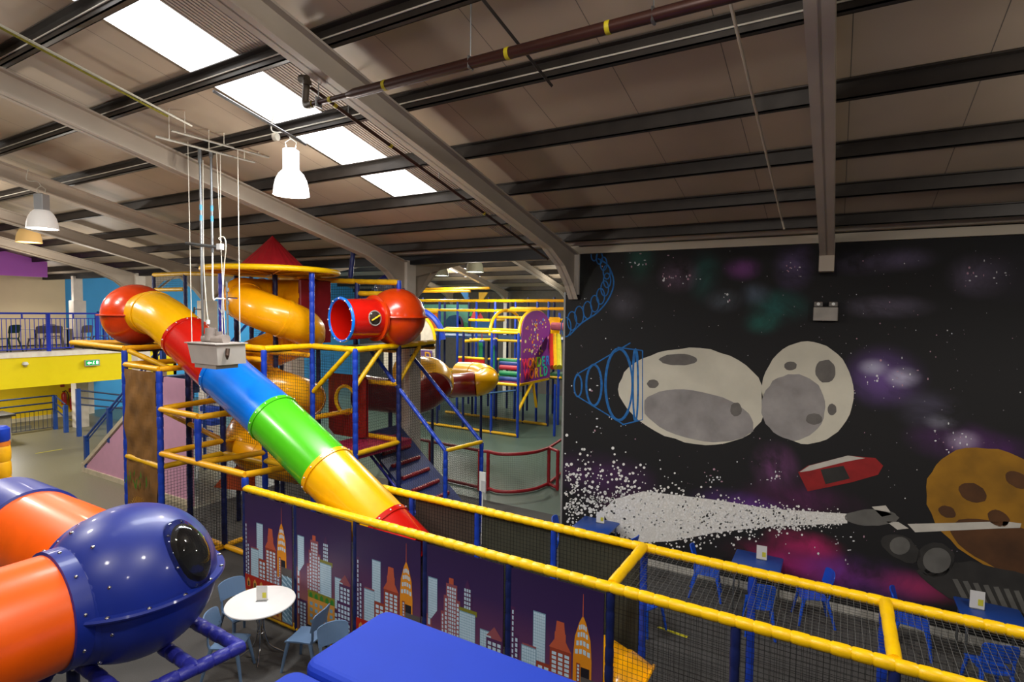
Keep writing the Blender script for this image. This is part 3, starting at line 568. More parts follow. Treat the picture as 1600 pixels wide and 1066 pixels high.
# dark red padded panels with a round clear porthole, seen through the net
k=MB(); y=8.3; c0=(-8.88,2.72); rr=.29
def holed(k,x0,x1,z0,z1,cx,cz,r,y,th,mi=0,n=28):
    ring=[(cx+r*math.cos(2*PI*i/n),cz+r*math.sin(2*PI*i/n)) for i in range(n)]
    def edge(a):
        dx,dz=math.cos(a),math.sin(a); t=min((x1-cx)/dx if dx>1e-6 else 9e9,(x0-cx)/dx if dx<-1e-6 else 9e9,(z1-cz)/dz if dz>1e-6 else 9e9,(z0-cz)/dz if dz<-1e-6 else 9e9); return (cx+dx*t,cz+dz*t)
    eg=[edge(2*PI*i/n) for i in range(n)]
    for yy,flip in ((y,False),(y+th,True)):
        for i in range(n):
            j=(i+1)%n; q=[(ring[i][0],yy,ring[i][1]),(eg[i][0],yy,eg[i][1]),(eg[j][0],yy,eg[j][1]),(ring[j][0],yy,ring[j][1])]; k.poly(q if not flip else q[::-1],mi)
    for i in range(n):
        j=(i+1)%n; k.poly([(ring[i][0],y,ring[i][1]),(ring[j][0],y,ring[j][1]),(ring[j][0],y+th,ring[j][1]),(ring[i][0],y+th,ring[i][1])],mi)
holed(k,-9.4,-8.3,1.95,3.25,c0[0],c0[1],rr,y,.06)
pn=k.build('porthole_panel',mat('dark_red_vinyl','#8a1216',.4,bump=.1),tw)
k=MB(); k.sweep(arc((c0[0],y-.01,c0[1]),rr,0,2*PI,28,Vector((1,0,0)),Vector((0,0,1)))[:-1],.035,8,0,False,True); k.build('porthole_ring',YEL,pn)
# round roof
rf=thing('round_roof','round yellow-rimmed canopy with a pointed red cone over the spiral slide','roof canopy',(-9.93,7.35,5.3))
Mx=Matrix.Translation((-9.93,7.35,5.36))
k=MB(); k.lathe([(.55,.10),(1.24,.02),(1.24,-.02),(.0,-.03)],Mx,44); k.build('canopy_disc',mat('canopy_vinyl','#c98a18',.5,bump=.3),rf)
k=MB(); k.sweep(arc((-9.93,7.35,5.36),1.26,0,2*PI,48)[:-1],.055,10,0,False,True); k.build('canopy_rim',YEL,rf)
k=MB()
n=26; prof=[]
for i in range(n):
    a=2*PI*i/n; b2=2*PI*(i+.5)/n; c2=2*PI*(i+1)/n
    P=lambda a,r,z: Vector((-9.93+r*math.cos(a),7.35+r*math.sin(a),5.36+z))
    k.poly([P(a,.66,.06),P(b2,.645,.06),P(b2,.30,.40),P(a,.31,.40)]); k.poly([P(b2,.645,.06),P(c2,.66,.06),P(c2,.31,.40),P(b2,.30,.40)])
    k.poly([P(a,.31,.40),P(b2,.30,.40),P(0,0,.72)]); k.poly([P(b2,.30,.40),P(c2,.31,.40),P(0,0,.72)])
k.build('cone',mat('red_cone_vinyl','#a31520',.5,bump=.3),rf)
k=MB()
for i in range(12):
    a=2*PI*i/12; k.sweep([Mx@Vector((.1*math.cos(a),.1*math.sin(a),-.05)),Mx@Vector((1.2*math.cos(a),1.2*math.sin(a),-.04))],.018,6)
k.build('canopy_ribs',YELD,rf)
# ------------------------------------------------------------------ slides
def tube_sections(par,pts,r,cols,flange=True,bolts=0,name='tube_section',n=32,fl=.035):
    """pts: list of section polylines; cols: material per section"""
    for i,(pp,mt) in enumerate(zip(pts,cols)):
        k=MB(); k.sweep(pp,r,n,0,False); k.sweep(pp,r-.012,n,0,False)
        s=k.build(name,mt,par)
        if flange and i<len(pts):
            P0=Vector(pp[0]); t=(Vector(pp[1])-P0).normalized(); u=Vector((0,0,1)).cross(t).normalized(); v=t.cross(u)
            kk=MB(); kk.sweep([P0-t*.02,P0-t*.02+t*.001,P0+t*.055,P0+t*.056],[r+.001,r+fl*.45,r+fl*.45,r+.001],n,0,False); kk.build('flange',mt,s)
            if bolts:
                kk=MB()
                for b_ in range(bolts):
                    a=2*PI*b_/bolts; c=P0+t*.018+(u*math.cos(a)+v*math.sin(a))*(r+fl*.45+.004)
                    kk.sweep([c,c+(u*math.cos(a)+v*math.sin(a))*.008],[.013,.008],8)
                kk.build('bolts',WPAINT,s)
rs=thing('rainbow_tube_slide','long straight tube slide of red, blue, green and yellow sections below a red dome','tube slide',(-7.7,5.7,1.6))
YS=5.7
def S(x,z,y=YS): return Vector((x,y,z))
A=[(-10.12,4.06),(-9.01,3.49),(-7.72,2.87),(-6.50,2.22),(-5.38,1.56),(-4.9,1.27)]
crv=bez([S(*a) for a in A],4)
elb=bez([(-11.65,5.75,4.45),(-11.15,5.68,4.5),(-10.6,5.66,4.34),(-10.12,5.7,4.06)],6)
tube_sections(rs,[elb[:7],elb[6:]],.40,[PYEL,PYEL],bolts=0)
tube_sections(rs,[crv[4*i:4*i+5] for i in range(5)],.405,[PRED,PBLU,PGRN,PYEL,PRED],bolts=14)
def dome(par,c,R,mt,eq=True,zs=1.0,name='dome',n=40):
    k=MB(); prof=[(R*math.cos(a),R*zs*math.sin(a)) for a in [-PI/2+PI*i/20 for i in range(21)]]; prof[0]=(.001,prof[0][1]); prof[-1]=(.001,prof[-1][1])
    k.lathe(prof,Matrix.Translation(c),n); d_=k.build(name,mt,par)
    if eq:
        k=MB(); k.lathe([(R*.995,-.014),(R+.055,-.014),(R+.06,0),(R+.055,.014),(R*.995,.014)],Matrix.Translation(c),n); k.build('dome_flange',mt,d_)
    return d_
dome(rs,(-11.9,5.75,4.45),.60,PORED)
sp_=thing('spiral_tube_slide','yellow spiral tube slide winding down a dark pole under the round canopy','spiral slide',(-9.93,7.4,.4))
def hz(a): # a in turns
    return min(4.86,4.48-(a-.77)*1.42)
hp=[]
for i in range(0,161):
    tn=.125+i/160*2.875; a=math.radians(45)+2*PI*tn; R_=.60; hp.append(Vector((-9.93+R_*math.cos(a),7.4+R_*math.sin(a),max(.42,hz(tn)))))
hp=[Vector((-9.5,8.0,4.88)),Vector((-9.7,8.0,4.87))]+hp[1:]
secs=[];i=0
while i<len(hp)-1: secs.append(hp[i:i+16]); i+=13
tube_sections(sp_,[s_ for s_ in secs if len(s_)>2],.37,[PYEL2]*len(secs),n=26)
# red crawl tube and orange dome on the top deck
rc=thing('red_crawl_tube','open red crawl tube with a blue ring mouth joined to an orange-red dome','crawl tube',(-8,8.1,3.95))
c1=Vector(depth(612,496,11.15)); c0_=Vector(depth(533,500,10.3)); 
t=(c1-c0_).normalized(); 
k=MB(); k.sweep([c0_,c0_.lerp(c1,.5),c1],.385,32,0,False); k.sweep([c0_,c0_.lerp(c1,.5),c1],.37,32,0,False); tb=k.build('tube',PRED,rc)
u=Vector((0,0,1)).cross(t).normalized(); v=t.cross(u)
k=MB(); k.sweep(arc(c0_,.40,0,2*PI,36,u,v)[:-1],.03,8,0,False,True); rg=k.build('mouth_ring',PBLU,rc)
k=MB()
for i in range(12):
    a=2*PI*i/12; p=c0_-t*.03+(u*math.cos(a)+v*math.sin(a))*.4; k.sweep([p,p-t*.012],[.014,.009],8)
k.build('ring_bolts',WPAINT,rg)
wc=c0_.lerp(c1,.42)-u*.0; cd_=(CP-wc); cd_-=t*cd_.dot(t); cd_.normalize(); wv_=t.cross(cd_)
k=MB(); k.sweep(arc(wc+cd_*.375,.135,0,2*PI,28,t,wv_)[:-1],.014,6,0,False,True); k.build('window_ring',mat('clear_rim','#b9b0a8',.2,trans=.3,var=0),tb)
k=MB(); k.lathe([(.001,.05),(.08,.04),(.125,.01)],Matrix.Translation(wc+cd_*.37)@Matrix(((t.x,wv_.x,cd_.x),(t.y,wv_.y,cd_.y),(t.z,wv_.z,cd_.z))).to_4x4(),24); k.build('bubble_window',mat('tinted_bubble','#3a3028',.08,var=.3,coat=.6),tb)
k=MB(); pa=wc+cd_*.43; k.pad(pa-t*.1-Vector((0,0,.04)),pa+t*.08+Vector((0,0,.05)),.016,.08,6); k.build('padded_bar_in_window',YEL,tb)
dm=dome(rc,tuple(c1+t*.12),.58,PORED)
k=MB(); k.sweep([c1-t*.43,c1-t*.42,c1-t*.38,c1-t*.37],[.385,.45,.45,.385],32,0,False); k.build('collar',PORED,rc)
k=MB(); k.rbox((-9.52,7.62,3.9),(-9.44,8.42,5.22),.02); tag(k.build('entry_panel',mat('deep_red_vinyl','#7a1018',.45,bump=.15),tw),'deep red padded panel at the head of the spiral slide')
k=MB(); k.rbox((-8.7,8.55,4.0),(-7.65,8.6,4.88),.01); k.build('blue_side_panel',mat('royal_blue_vinyl','#16308a',.45),tw)
bd=thing('blue_observation_dome','small blue dome with a clear bubble standing behind the upper red crawl tube','dome',(-9.3,10.3,3.9))
dd=depth(610,452,13.0); dome(bd,tuple(dd),.36,PNAV,True)
k=MB(); k.lathe([(.22,0),(.2,.08),(.12,.15),(.001,.18)],Matrix.Translation(dd+Vector((.12,-.30,.02)))@Matrix.Rotation(PI/2,4,'X'),20); k.build('bubble_window',mat('clear_bubble','#a8b4c4',.05,var=0,coat=1,trans=.6),bd)
k=MB(); k.sweep([dd-Vector((0,0,.34)),(dd.x,dd.y,0)],.05,10); k.build('support_post',NAVY,bd)
# ------------------------------------------------------------------ foreground crawl tunnel with blue dome
ct=thing('dome_crawl_tunnel','orange tube tunnel meeting at a big blue bolted dome with a bubble window','crawl tunnel',(-4.87,2.2,1.7))
DC=Vector((-4.87,2.27,2.40)); DR=.615
k=MB(); prof=[(DR*math.cos(a)*1.0,DR*.97*math.sin(a)) for a in [-PI/2+PI*i/28 for i in range(29)]]; prof[0]=(.001,prof[0][1]); prof[-1]=(.001,prof[-1][1])
k.lathe(prof,Matrix.Translation(DC),56); dom=k.build('dome',PNAV,ct)
k=MB(); R=DR; a0,a1=math.radians(-82),math.radians(172)
k.lathe([(R*.99,-.016),(R+.052,-.016),(R+.06,0),(R+.052,.016),(R*.99,.016),(R*.99,-.016)],Matrix.Translation(DC),60,a0=a0,a1=a1); fg=k.build('equator_flange',PNAV,dom)
def bolt(p,n_,par,r=.017):
    k=MB(); n_=Vector(n_).normalized(); k.sweep([p-n_*.004,p+n_*.004,p+n_*.010,p+n_*.013],[r,r,r*.7,r*.2],10); k.build('bolt',CHROME,par)
for a in range(-60,170,22): 
    ar=math.radians(a); p=DC+Vector((math.cos(ar)*(R+.035),math.sin(ar)*(R+.035),.018)); bolt(p,(0,0,1),fg)
# collars and orange tubes: one running toward -y, one toward -x
TR=.415
for d_,nm in ((Vector((0,-1,0)),'near'),(Vector((-1,0,0)),'far')):
    s0=.42; z_=Vector((0,0,-.02))
    k=MB(); k.sweep([DC+z_+d_*(s0-.08),DC+z_+d_*(s0+.01),DC+z_+d_*(s0+.02),DC+z_+d_*(s0+.13),DC+z_+d_*(s0+.135)],[TR+.06,TR+.03,TR+.022,TR+.022,TR+.002],44,0,False); cl_=k.build('collar',PNAV,ct)
    k=MB(); k.sweep([DC+z_+d_*(s0+.05),DC+z_+d_*(s0+.6),DC+z_+d_*(s0+1.45)],TR,44,0,False); tb=k.build('tube',PORA,ct)
    u=Vector((0,0,1)).cross(d_); 
    for i in range(10):
        a=2*PI*(i+.3)/10; dr=u*math.cos(a)+Vector((0,0,1))*math.sin(a); bolt(DC+z_+d_*(s0+.075)+dr*(TR+.022),dr,cl_,.014)
    for i in range(9):
        a=2*PI*(i+.6)/9; dr=(u*math.cos(a)+Vector((0,0,1))*math.sin(a)); q=dr*.50-d_*0+d_*.36; q=q.normalized(); bolt(DC+q*DR*.985,q,dom,.016)
    if nm=='far':
        k=MB(); k.sweep([DC+z_+d_*(s0+1.38),DC+z_+d_*(s0+1.39),DC+z_+d_*(s0+1.6),DC+z_+d_*(s0+2.1)],[TR+.002,TR+.025,TR+.025,TR+.025],44,0,False); k.build('end_collar',PNAV,ct)
    else:
        k=MB(); k.sweep([DC+z_+d_*(s0+1.38),DC+z_+d_*(s0+1.39),DC+z_+d_*(s0+1.6),DC+z_+d_*(s0+1.9)],[TR+.002,TR+.025,TR+.025,TR+.025],44,0,False); k.build('end_collar',PNAV,ct)
# bubble window on the dome
wd=(at(299,862,'z',2.72)-DC); rr_=ray(300,862); # direction on the sphere towards the seen window centre
oc=CP-DC; b_=oc.dot(rr_)/rr_.dot(rr_); disc=b_*b_-(oc.dot(oc)-DR*DR)/rr_.dot(rr_)
wdir=((CP+rr_*(-b_-math.sqrt(max(disc,0))))-DC).normalized()
wu=Vector((0,0,1)).cross(wdir).normalized(); wv=wdir.cross(wu)
Mw=Matrix(((wu.x,wv.x,wdir.x),(wu.y,wv.y,wdir.y),(wu.z,wv.z,wdir.z))).to_4x4(); Mw.translation=DC
k=MB(); h=lambda r: math.sqrt(max(0,DR*DR-r*r))
Mw=Mw@Matrix.Scale(1.2,4,(0,1,0))
k.lathe([(.24,h(.24)*1.0-.03),(.235,h(.235)+.025),(.2,h(.2)+.03),(.19,h(.19)+.05),(.14,h(.14)+.08),(.07,h(.07)+.098),(.001,h(.001)+.104)],Mw@Matrix.Scale(.74,4,(1,0,0)),40)
GL=mat('clear_acrylic','#dfe4e8',.03,var=0,trans=1); wb=k.build('bubble_window',GL,dom)
k=MB(); k.lathe([(.001,h(.001)+.03),(.1,h(.1)+.032),(.17,h(.17)+.032),(.196,h(.196)+.0)],Mw@Matrix.Scale(.74,4,(1,0,0)),36); k.build('window_opening',mat('dome_inside_dark','#15110f',.5,var=.2),dom)  # dark cap on the closed dome, its colour painting the shade inside
for i in range(6):
    a=2*PI*(i+.2)/6; q=(Mw.to_3x3()@Vector((.214*math.cos(a)*.76,.214*math.sin(a),h(.214)))).normalized(); bolt(DC+q*(DR+.012),q,wb,.012)
# padded support frame below the dome
for a,b_ in (((-5.2,2.76,1.82),(-4.18,2.75,1.80)),((-4.18,2.78,1.80),(-4.28,1.9,1.80)),((-5.1,2.42,1.83),(-4.2,2.40,1.80)),((-5.3,1.95,1.85),(-4.25,1.95,1.80)),((-5.25,2.0,1.9),(-5.25,1.5,1.35)),((-5.25,2.8,1.85),(-5.25,1.9,1.85))): MB().pad(a,b_,.052,.13).build('frame_bar',BLUP,ct)
for x,y,z in ((-5.25,1.52,2.02),(-5.25,2.0,1.9)): MB().pad((x,y,0),(x,y,z),.045).build('support_post',NAVY,ct)
for x,y in ((-6.6,2.27),(-5.3,.6),(-4.5,.6)): MB().pad((x,y,0),(x,y,2.02),.045).build('support_post',NAVY,ct)
# yellow padded pole at the left edge with blue cap
yp=thing('padded_pole','thick yellow padded pole with a blue cap beside the orange tunnel','padded pole',(-7.6,2.45,0))
pp=depth(6,895,6.6); px_,py_=pp.x,pp.y; ztop=at(9,700,'y',py_).z
k=MB(); k.pad((px_,py_,0),(px_,py_,ztop),.105,.19,14); k.build('yellow_sleeve',YELO,yp)
k=MB(); k.sweep([(px_,py_,ztop),(px_,py_,ztop+.05)],[.10,.10],14); k.build('orange_band',mat('band_orange','#d8741c',.5),yp)
k=MB(); k.sweep([(px_,py_,ztop+.05),(px_,py_,ztop+.07),(px_,py_,ztop+.2),(px_,py_,ztop+.23)],[.085,.1,.1,.07],14); k.build('blue_cap',BLU,yp)
# ------------------------------------------------------------------ chairs and tables
def make_chair(name,label,mt,loc,rz,group,sc=1.0,kind='chair'):
    t=thing(name,label,kind,(0,0,0),group)
    k=MB(); nx=8;ny=8; P=[]
    for side in (0,-.018):
        for j in range(ny+1):
            for i in range(nx+1):
                u=i/nx-.5; v=j/ny; x=u*(.36-.03*v); y=.19-.37*v; z=.42+side-.018*math.cos(u*PI)*(.5+v*.5)-.03*max(0,.15-v)/.15*0-(.02*(1-v)**4)
                P.append((x,y,z))
    nn=(nx+1)*(ny+1)
    for j in range(ny):
        for i in range(nx):
            a=j*(nx+1)+i; q=[a,a+1,a+nx+2,a+nx+1]; k.poly([P[x] for x in q]); k.poly([P[x+nn] for x in reversed(q)])
    rim=[i for i in range(nx+1)]+[j*(nx+1)+nx for j in range(1,ny+1)]+[ny*(nx+1)+i for i in range(nx-1,-1,-1)]+[j*(nx+1) for j in range(ny-1,0,-1)]
    for i in range(len(rim)):
        a,b_=rim[i],rim[(i+1)%len(rim)]; k.poly([P[b_],P[a],P[a+nn],P[b_+nn]])
    k.build('seat',mt,t)
    k=MB(); nx=10;ny=6; P=[]
    for side in (0,-.016):
        for j in range(ny+1):
            for i in range(nx+1):
                u=i/nx-.5; v=j/ny; wv=.35+.03*v-(.05*max(0,v-.8)/.2); x=u*wv; y=-.205-.06*v-.035*math.cos(u*PI)+side+.035; z=.56+.24*v+(-.02*(2*abs(u))**3 if v>.9 else 0)
                P.append((x,y,z))
    nn=(nx+1)*(ny+1)
    for j in range(ny):
        for i in range(nx):
            a=j*(nx+1)+i; q=[a,a+1,a+nx+2,a+nx+1]; k.poly([P[x] for x in reversed(q)]); k.poly([P[x+nn] for x in q])
    rim=[i for i in range(nx+1)]+[j*(nx+1)+nx for j in range(1,ny+1)]+[ny*(nx+1)+i for i in range(nx-1,-1,-1)]+[j*(nx+1) for j in range(ny-1,0,-1)]
    for i in range(len(rim)):
        a,b_=rim[i],rim[(i+1)%len(rim)]; k.poly([P[a],P[b_],P[b_+nn],P[a+nn]])
    for sx_ in (-1,1): k.sweep([(sx_*.145,-.17,.405),(sx_*.15,-.19,.46),(sx_*.15,-.195,.60)],[.024,.02,.02],8,ry=.6)
    k.build('backrest',mt,t)
    for sx_ in (-1,1):
        k=MB(); k.sweep([(sx_*.150,.15,.405),(sx_*.175,.19,.21),(sx_*.20,.225,0)],[.026,.021,.017],8); k.build('leg',mt,t)
        k=MB(); k.sweep([(sx_*.145,-.155,.405),(sx_*.17,-.21,.21),(sx_*.195,-.265,0)],[.026,.021,.017],8); k.build('leg',mt,t)
    t.location=loc; t.rotation_euler=(0,0,rz); t.scale=(sc,)*3
    return t
CHL=mat('powder_blue_plastic','#627d9e',.4,var=.04); CHD=mat('royal_blue_plastic','#1450cc',.4,var=.05); CHG=mat('taupe_plastic','#6e635c',.5,var=.05)
def place(src,label,loc,rz,sc=1.0,group=None):
    c=copy_tree(src); c.location=loc; c.rotation_euler=(0,0,rz); c.scale=(sc,)*3; c['label']=label
    if group: c['group']=group
    return c
TC=Vector((-6.46,4.55,0))
def face(px_,py_,cx,cy): return math.atan2(cy-py_,cx-px_)-PI/2
ch=make_chair('plastic_chair','powder blue plastic chair behind the round white table, back toward the brown hessian',CHL,(-7.02,4.62,0),face(-7.02,4.62,-6.46,4.55),'powder blue chairs round the white table')
place(ch,'powder blue plastic chair between the blue dome frame and the round white table',(-6.48,4.12,0),-1.0)
place(ch,'powder blue plastic chair turned sideways in front of the skyline boards',(-5.78,4.72,0),face(-5.78,4.72,-6.46,4.52))
place(ch,'powder blue plastic chair with only its back showing over the blue padded roof',(-4.98,4.5,0),PI/2+2.6)
rt=thing('round_table','round white table on chrome wire legs beside the skyline boards','table',tuple(TC))
k=MB(); k.lathe([(.001,.715),(.40,.715),(.43,.722),(.435,.732),(.43,.742),(.001,.742)],Matrix.Translation(TC),48); k.build('table_top',mat('white_laminate','#e6e4e2',.35,var=.02),rt)
for i in range(4):
    a=PI/4+i*PI/2; c_,s_=math.cos(a),math.sin(a); k=MB(); k.sweep(bez([TC+Vector((c_*.05,s_*.05,.71)),TC+Vector((c_*.035,s_*.035,.4)),TC+Vector((c_*.1,s_*.1,.15)),TC+Vector((c_*.28,s_*.28,.015))],6),.011,8); k.build('leg',CHROME,rt)
k=MB(); k.sweep(arc(TC+Vector((0,0,.33)),.045,0,2*PI,14)[:-1],.008,6,0,False,True); k.build('leg_ring',CHROME,rt)
def card(label,c,rz,w_=.14,h_=.2):
    t=thing('menu_card',label,'menu card',tuple(c),'menu cards on the tables'); Rz=Matrix.Rotation(rz,3,'Z')
    k=MB(); k.box((-w_/2,-.003,.004),(w_/2,.003,h_),R=Rz,c=c); k.build('card',mat('card_white','#d8d6d2',.5,var=.03),t,False)
    k=MB(); k.box((w_*.05,-.006,h_*.2),(w_*.4,-.0035,h_*.55),R=Rz,c=c); k.build('printed_patch',mat('card_yellow_print','#c9c23a',.6),t,False)
    k=MB(); k.box((-w_/2,-.03,0),(w_/2,.03,.005),R=Rz,c=c); k.build('stand_foot',GL,t,False)
card('pale menu card standing in the middle of the round white table',TC+Vector((.0,.02,.743)),.6)
SQT=mat('blue_laminate','#1d4596',.4,var=.04)
def sqtable(label,c,rz=0):
    t=thing('square_table',label,'table',(0,0,0),'blue square tables along the mural wall')
    k=MB(); k.rbox((-.35,-.35,.70),(.35,.35,.727),.012); k.build('table_top',SQT,t)
    for sx_ in (-1,1):
        for sy_ in (-1,1):
            k=MB(); k.sweep([(sx_*.29,sy_*.29,.70),(sx_*.30,sy_*.30,.0)],.016,8); k.build('leg',STEEL,t)
    t.location=c; t.rotation_euler=(0,0,rz); return t
sqtable('blue square table below the dense middle of the painted white jet',(-3.72,9.45,0))
sqtable('blue square table at the mural wall with the pink glow painted behind it',(-.98,9.4,0))
sqtable('blue square table below the dark painted boulders',(1.86,9.35,0))
card('white menu card on the blue table below the dense middle of the painted white jet',Vector((-3.68,9.6,.728)),.1,.15,.2)
card('white menu card with a yellow patch on the blue table with the pink glow behind',Vector((-.93,9.52,.728)),.1,.15,.22)
card('white menu card on the blue table below the dark painted boulders',Vector((1.72,9.42,.728)),.1,.16,.24)
G='royal blue chairs by the mural wall'
cb=make_chair('plastic_chair','royal blue chair at the left of the table under the painted white jet',CHD,(-4.22,9.3,0),-PI/2+.2,G)
place(cb,'royal blue chair at the right of the table under the painted white jet',(-3.12,9.2,0),PI/2-.2)
place(cb,'royal blue chair left of the table that has the pink glow behind it',(-1.72,9.35,0),-PI/2+.15)
place(cb,'royal blue chair in front of the table that has the pink glow behind it',(-.86,8.72,0),.2)
place(cb,'royal blue chair right of the table that has the pink glow behind it',(-.2,9.4,0),PI/2+.3)
place(cb,'royal blue chair left of the table below the dark painted boulders',(1.02,9.3,0),-PI/2-.1)
place(cb,'royal blue chair in front of the table below the dark painted boulders',(1.72,8.62,0),.25)
place(cb,'royal blue chair standing on the carpet just beyond the yellow slide mouth',(-2.3,7.9,0),-2.0)
# blue padded roof in the foreground
BV=mat('cobalt_padded_vinyl','#0034b4',.75,var=.03,scale=3,bump=.05)
bh=thing('padded_play_cabin','large cobalt blue padded roof of a play cabin in front of the skyline boards','play cabin',(-2.2,2.6,0))
def cushion(x0,x1,y0,y1,z0,z1,r=.07):
    k=MB(); base=[]; n=8
    def ring(ins,z):
        pts=[]; rr=max(.02,.12-ins)
        for (cx,cy,a0) in ((x1-ins-rr,y1-ins-rr,0),(x0+ins+rr,y1-ins-rr,PI/2),(x0+ins+rr,y0+ins+rr,PI),(x1-ins-rr,y0+ins+rr,1.5*PI)):
            for i in range(n+1): a=a0+PI/2*i/n; pts.append((cx+rr*math.cos(a),cy+rr*math.sin(a),z))
        return pts
    R=[ring(0,z0),ring(0,z1-r)]+[ring(r-r*math.cos(t),z1-r+r*math.sin(t)) for t in (.4,.8,1.2,PI/2)]
    for a,b_ in zip(R,R[1:]):
        for i in range(len(a)): j=(i+1)%len(a); k.poly([a[i],a[j],b_[j],b_[i]])
    k.poly(R[-1]); k.poly(list(reversed(R[0]))); return k
cushion(-3.33,-.35,2.66,3.56,1.88,2.02).build('roof_pad',BV,bh); cushion(-3.33,-.35,1.72,2.62,1.88,2.02).build('roof_pad',BV,bh)
k=MB()
for x in (-3.1,-.5):
    for y in (1.85,3.45): k.box((x-.05,y-.05,0),(x+.05,y+.05,1.88))
k.box((-3.15,1.8,0),(-.45,1.86,1.88)); k.box((-3.12,3.40,0),(-.45,3.46,1.88)); k.box((-3.15,1.8,1.8),(-.45,3.5,1.88)); k.build('cabin_body',mat('cabin_navy','#12204f',.6),bh,False)
# ------------------------------------------------------------------ lamps
LW=mat('lamp_acrylic','#e4e2de',.3,var=0,emit=.3,emcol='#fff6ec'); LB=mat('lamp_bulb_glow','#ffffff',.5,var=0,emit=14,emcol='#fff4e4'); LH=mat('lamp_housing','#b8bcc0',.45,var=.05,emit=0)
def highbay(label,c,s=1.0,mats=None,e=60,hang=.5,group='high bay lamps'):
    t=thing('high_bay_lamp',label,'lamp',tuple(c),group); M=Matrix.Translation(c)@Matrix.Scale(s,4); bell,bulb=(mats or (LW,LB))
    k=MB(); k.lathe([(.07,.17),(.11,.165),(.155,.12),(.195,.04),(.215,-.05),(.225,-.14),(.228,-.15),(.215,-.15),(.19,.03),(.15,.11),(.07,.15)],M,36); k.build('lamp_shade',bell,t)
    k=MB(); k.lathe([(.001,-.13),(.12,-.14),(.205,-.135),(.21,-.12),(.001,-.12)],M,32); k.build('lens',bulb,t)
    k=MB(); k.rbox((-.08,-.08,.17),(.08,.08,.44),.01,R=Matrix.Rotation(.5,3,'Z')@Matrix.Scale(s,3),c=c); h=k.build('ballast_housing',LH,t)
    k=MB(); k.sweep([c+Vector((.05*s,.03*s,.455*s)),c+Vector((.06*s,.04*s,.53*s)),c+Vector((0,0,.58*s)),c+Vector((-.06*s,-.04*s,.53*s)),c+Vector((-.05*s,-.03*s,.455*s))],.007*s,6); k.build('hanging_loop',CABLE,t)
    k=MB(); k.sweep(bez([c+Vector((0,0,.57*s)),c+Vector((-.05,-.03,.65*s)),c+Vector((-.22,-.12,.68*s)),c+Vector((-.2,-.1,.57*s+hang))],6),.008*s,6); k.build('power_cable',CABLE,t)
    l=bpy.data.lights.new('lamp_light','POINT'); l.energy=e; l.color=(1,.93,.84); l.shadow_soft_size=.12; o=bpy.data.objects.new('lamp_light',l); o.location=c-Vector((0,0,.6*s)); COL.objects.link(o)
    return t
highbay('big white bell lamp glowing in front of the bright rooflight',depth(455,287,7.3),1.0,e=105,hang=.35)
highbay('white bell lamp hanging over the mezzanine side, left of the hanging grey box',depth(66,344,9.6),1.0,e=40,hang=.3)
WARM=(mat('lamp_warm','#d8b070',.4,var=0,emit=.5),mat('lamp_warm_bulb','#ffd9a0',.4,var=0,emit=6))
highbay('warm glowing lamp seen edge on against the purple wall',depth(45,368,15.5),1.3,WARM,25,.2)
GREENY=(mat('lamp_clear_bell','#77786a',.2,var=0),mat('lamp_cool_bulb','#eaf6e8',.4,var=0,emit=9))
highbay('far clear bell lamp hanging over the distant play frames',depth(742,416,19),1.35,GREENY,160,.3)
highbay('small far lamp glowing just under the round canopy rim',depth(506,424,22),1.0,GREENY,60,.3)
highbay('far lamp disc glowing behind the concrete column',depth(690,424,26),1.4,GREENY,120,.3)
# ------------------------------------------------------------------ hanging equipment box with pipes
HB=thing('hanging_equipment_box','grey metal box with pumps on top hung on wires before the tube slide','hanging equipment',(-7.9,4.9,3.85))
gd=8.2; c=depth(338,553,gd); hw=.36
GREYM=mat('grey_box_metal','#b3aca6',.45,.1,.05)
k=MB(); k.extr([c+Vector((-hw,-.22,.16)),c+Vector((hw,-.22,.16)),c+Vector((hw-.04,-.18,-.14)),c+Vector((-hw+.04,-.18,-.14))],(0,.44,0)); k.box((-hw-.02,-.25,.155),(hw+.02,.25,.17),c=c); k.build('box_body',GREYM,HB,False)
k=MB(); k.box((-.26,-.17,-.20),(.26,.17,-.14),c=c); k.build('base_plate',mat('base_plate_grey','#8f8780',.5),HB,False)
k=MB(); k.sweep([c+Vector((-.2,-.05,.22)),c+Vector((.25,.0,.22))],.07,12); k.sweep([c+Vector((-.05,-.05,.2)),c+Vector((-.05,-.05,.38))],.075,12); k.sweep([c+Vector((.1,-.02,.2)),c+Vector((.1,-.02,.33))],.05,12); k.build('pump_unit',mat('pump_grey','#8a7f78',.5,.2,.2),HB)
top=lambda px_,py_,o=0: depth(px_,py_,gd+o)
for (a,b_) in (((290,225),(300,538)),((372,231),(375,533)),((348,243),(345,380)),((310,240),(352,531))):
    pa=depth(*a,gd); pb=depth(*b_,gd); pa.x,pa.y=pb.x+(pa.x-pb.x)*.25,pb.y+(pa.y-pb.y)*.25
    MB().sweep([pa,pb],.006,6).build('suspension_wire',CABLE,HB)
for j,(px_,) in enumerate(((311,),(326,))):
    pa=depth(px_,238,gd); pb=depth(px_+6,535 if j==0 else 395,gd); q=Vector((pb.x,pb.y,pa.z))
    k=MB(); k.sweep([q,pb],.016 if j==0 else .017,10); k.sweep([pb.lerp(q,.93),q],.028,10); pi_=k.build('riser_pipe',STEEL,HB)
    for f_ in (322,338): 
        k=MB(); m_=Vector((q.x,q.y,depth(px_,f_,gd).z)); k.sweep([m_,m_-Vector((0,0,.08))],.0195,10); k.build('pipe_label',mat('pipe_label_blue','#4c9cc4',.5),pi_)
pb=depth(332,395,gd); pc=depth(333,463,gd); pd=depth(352,467,gd)
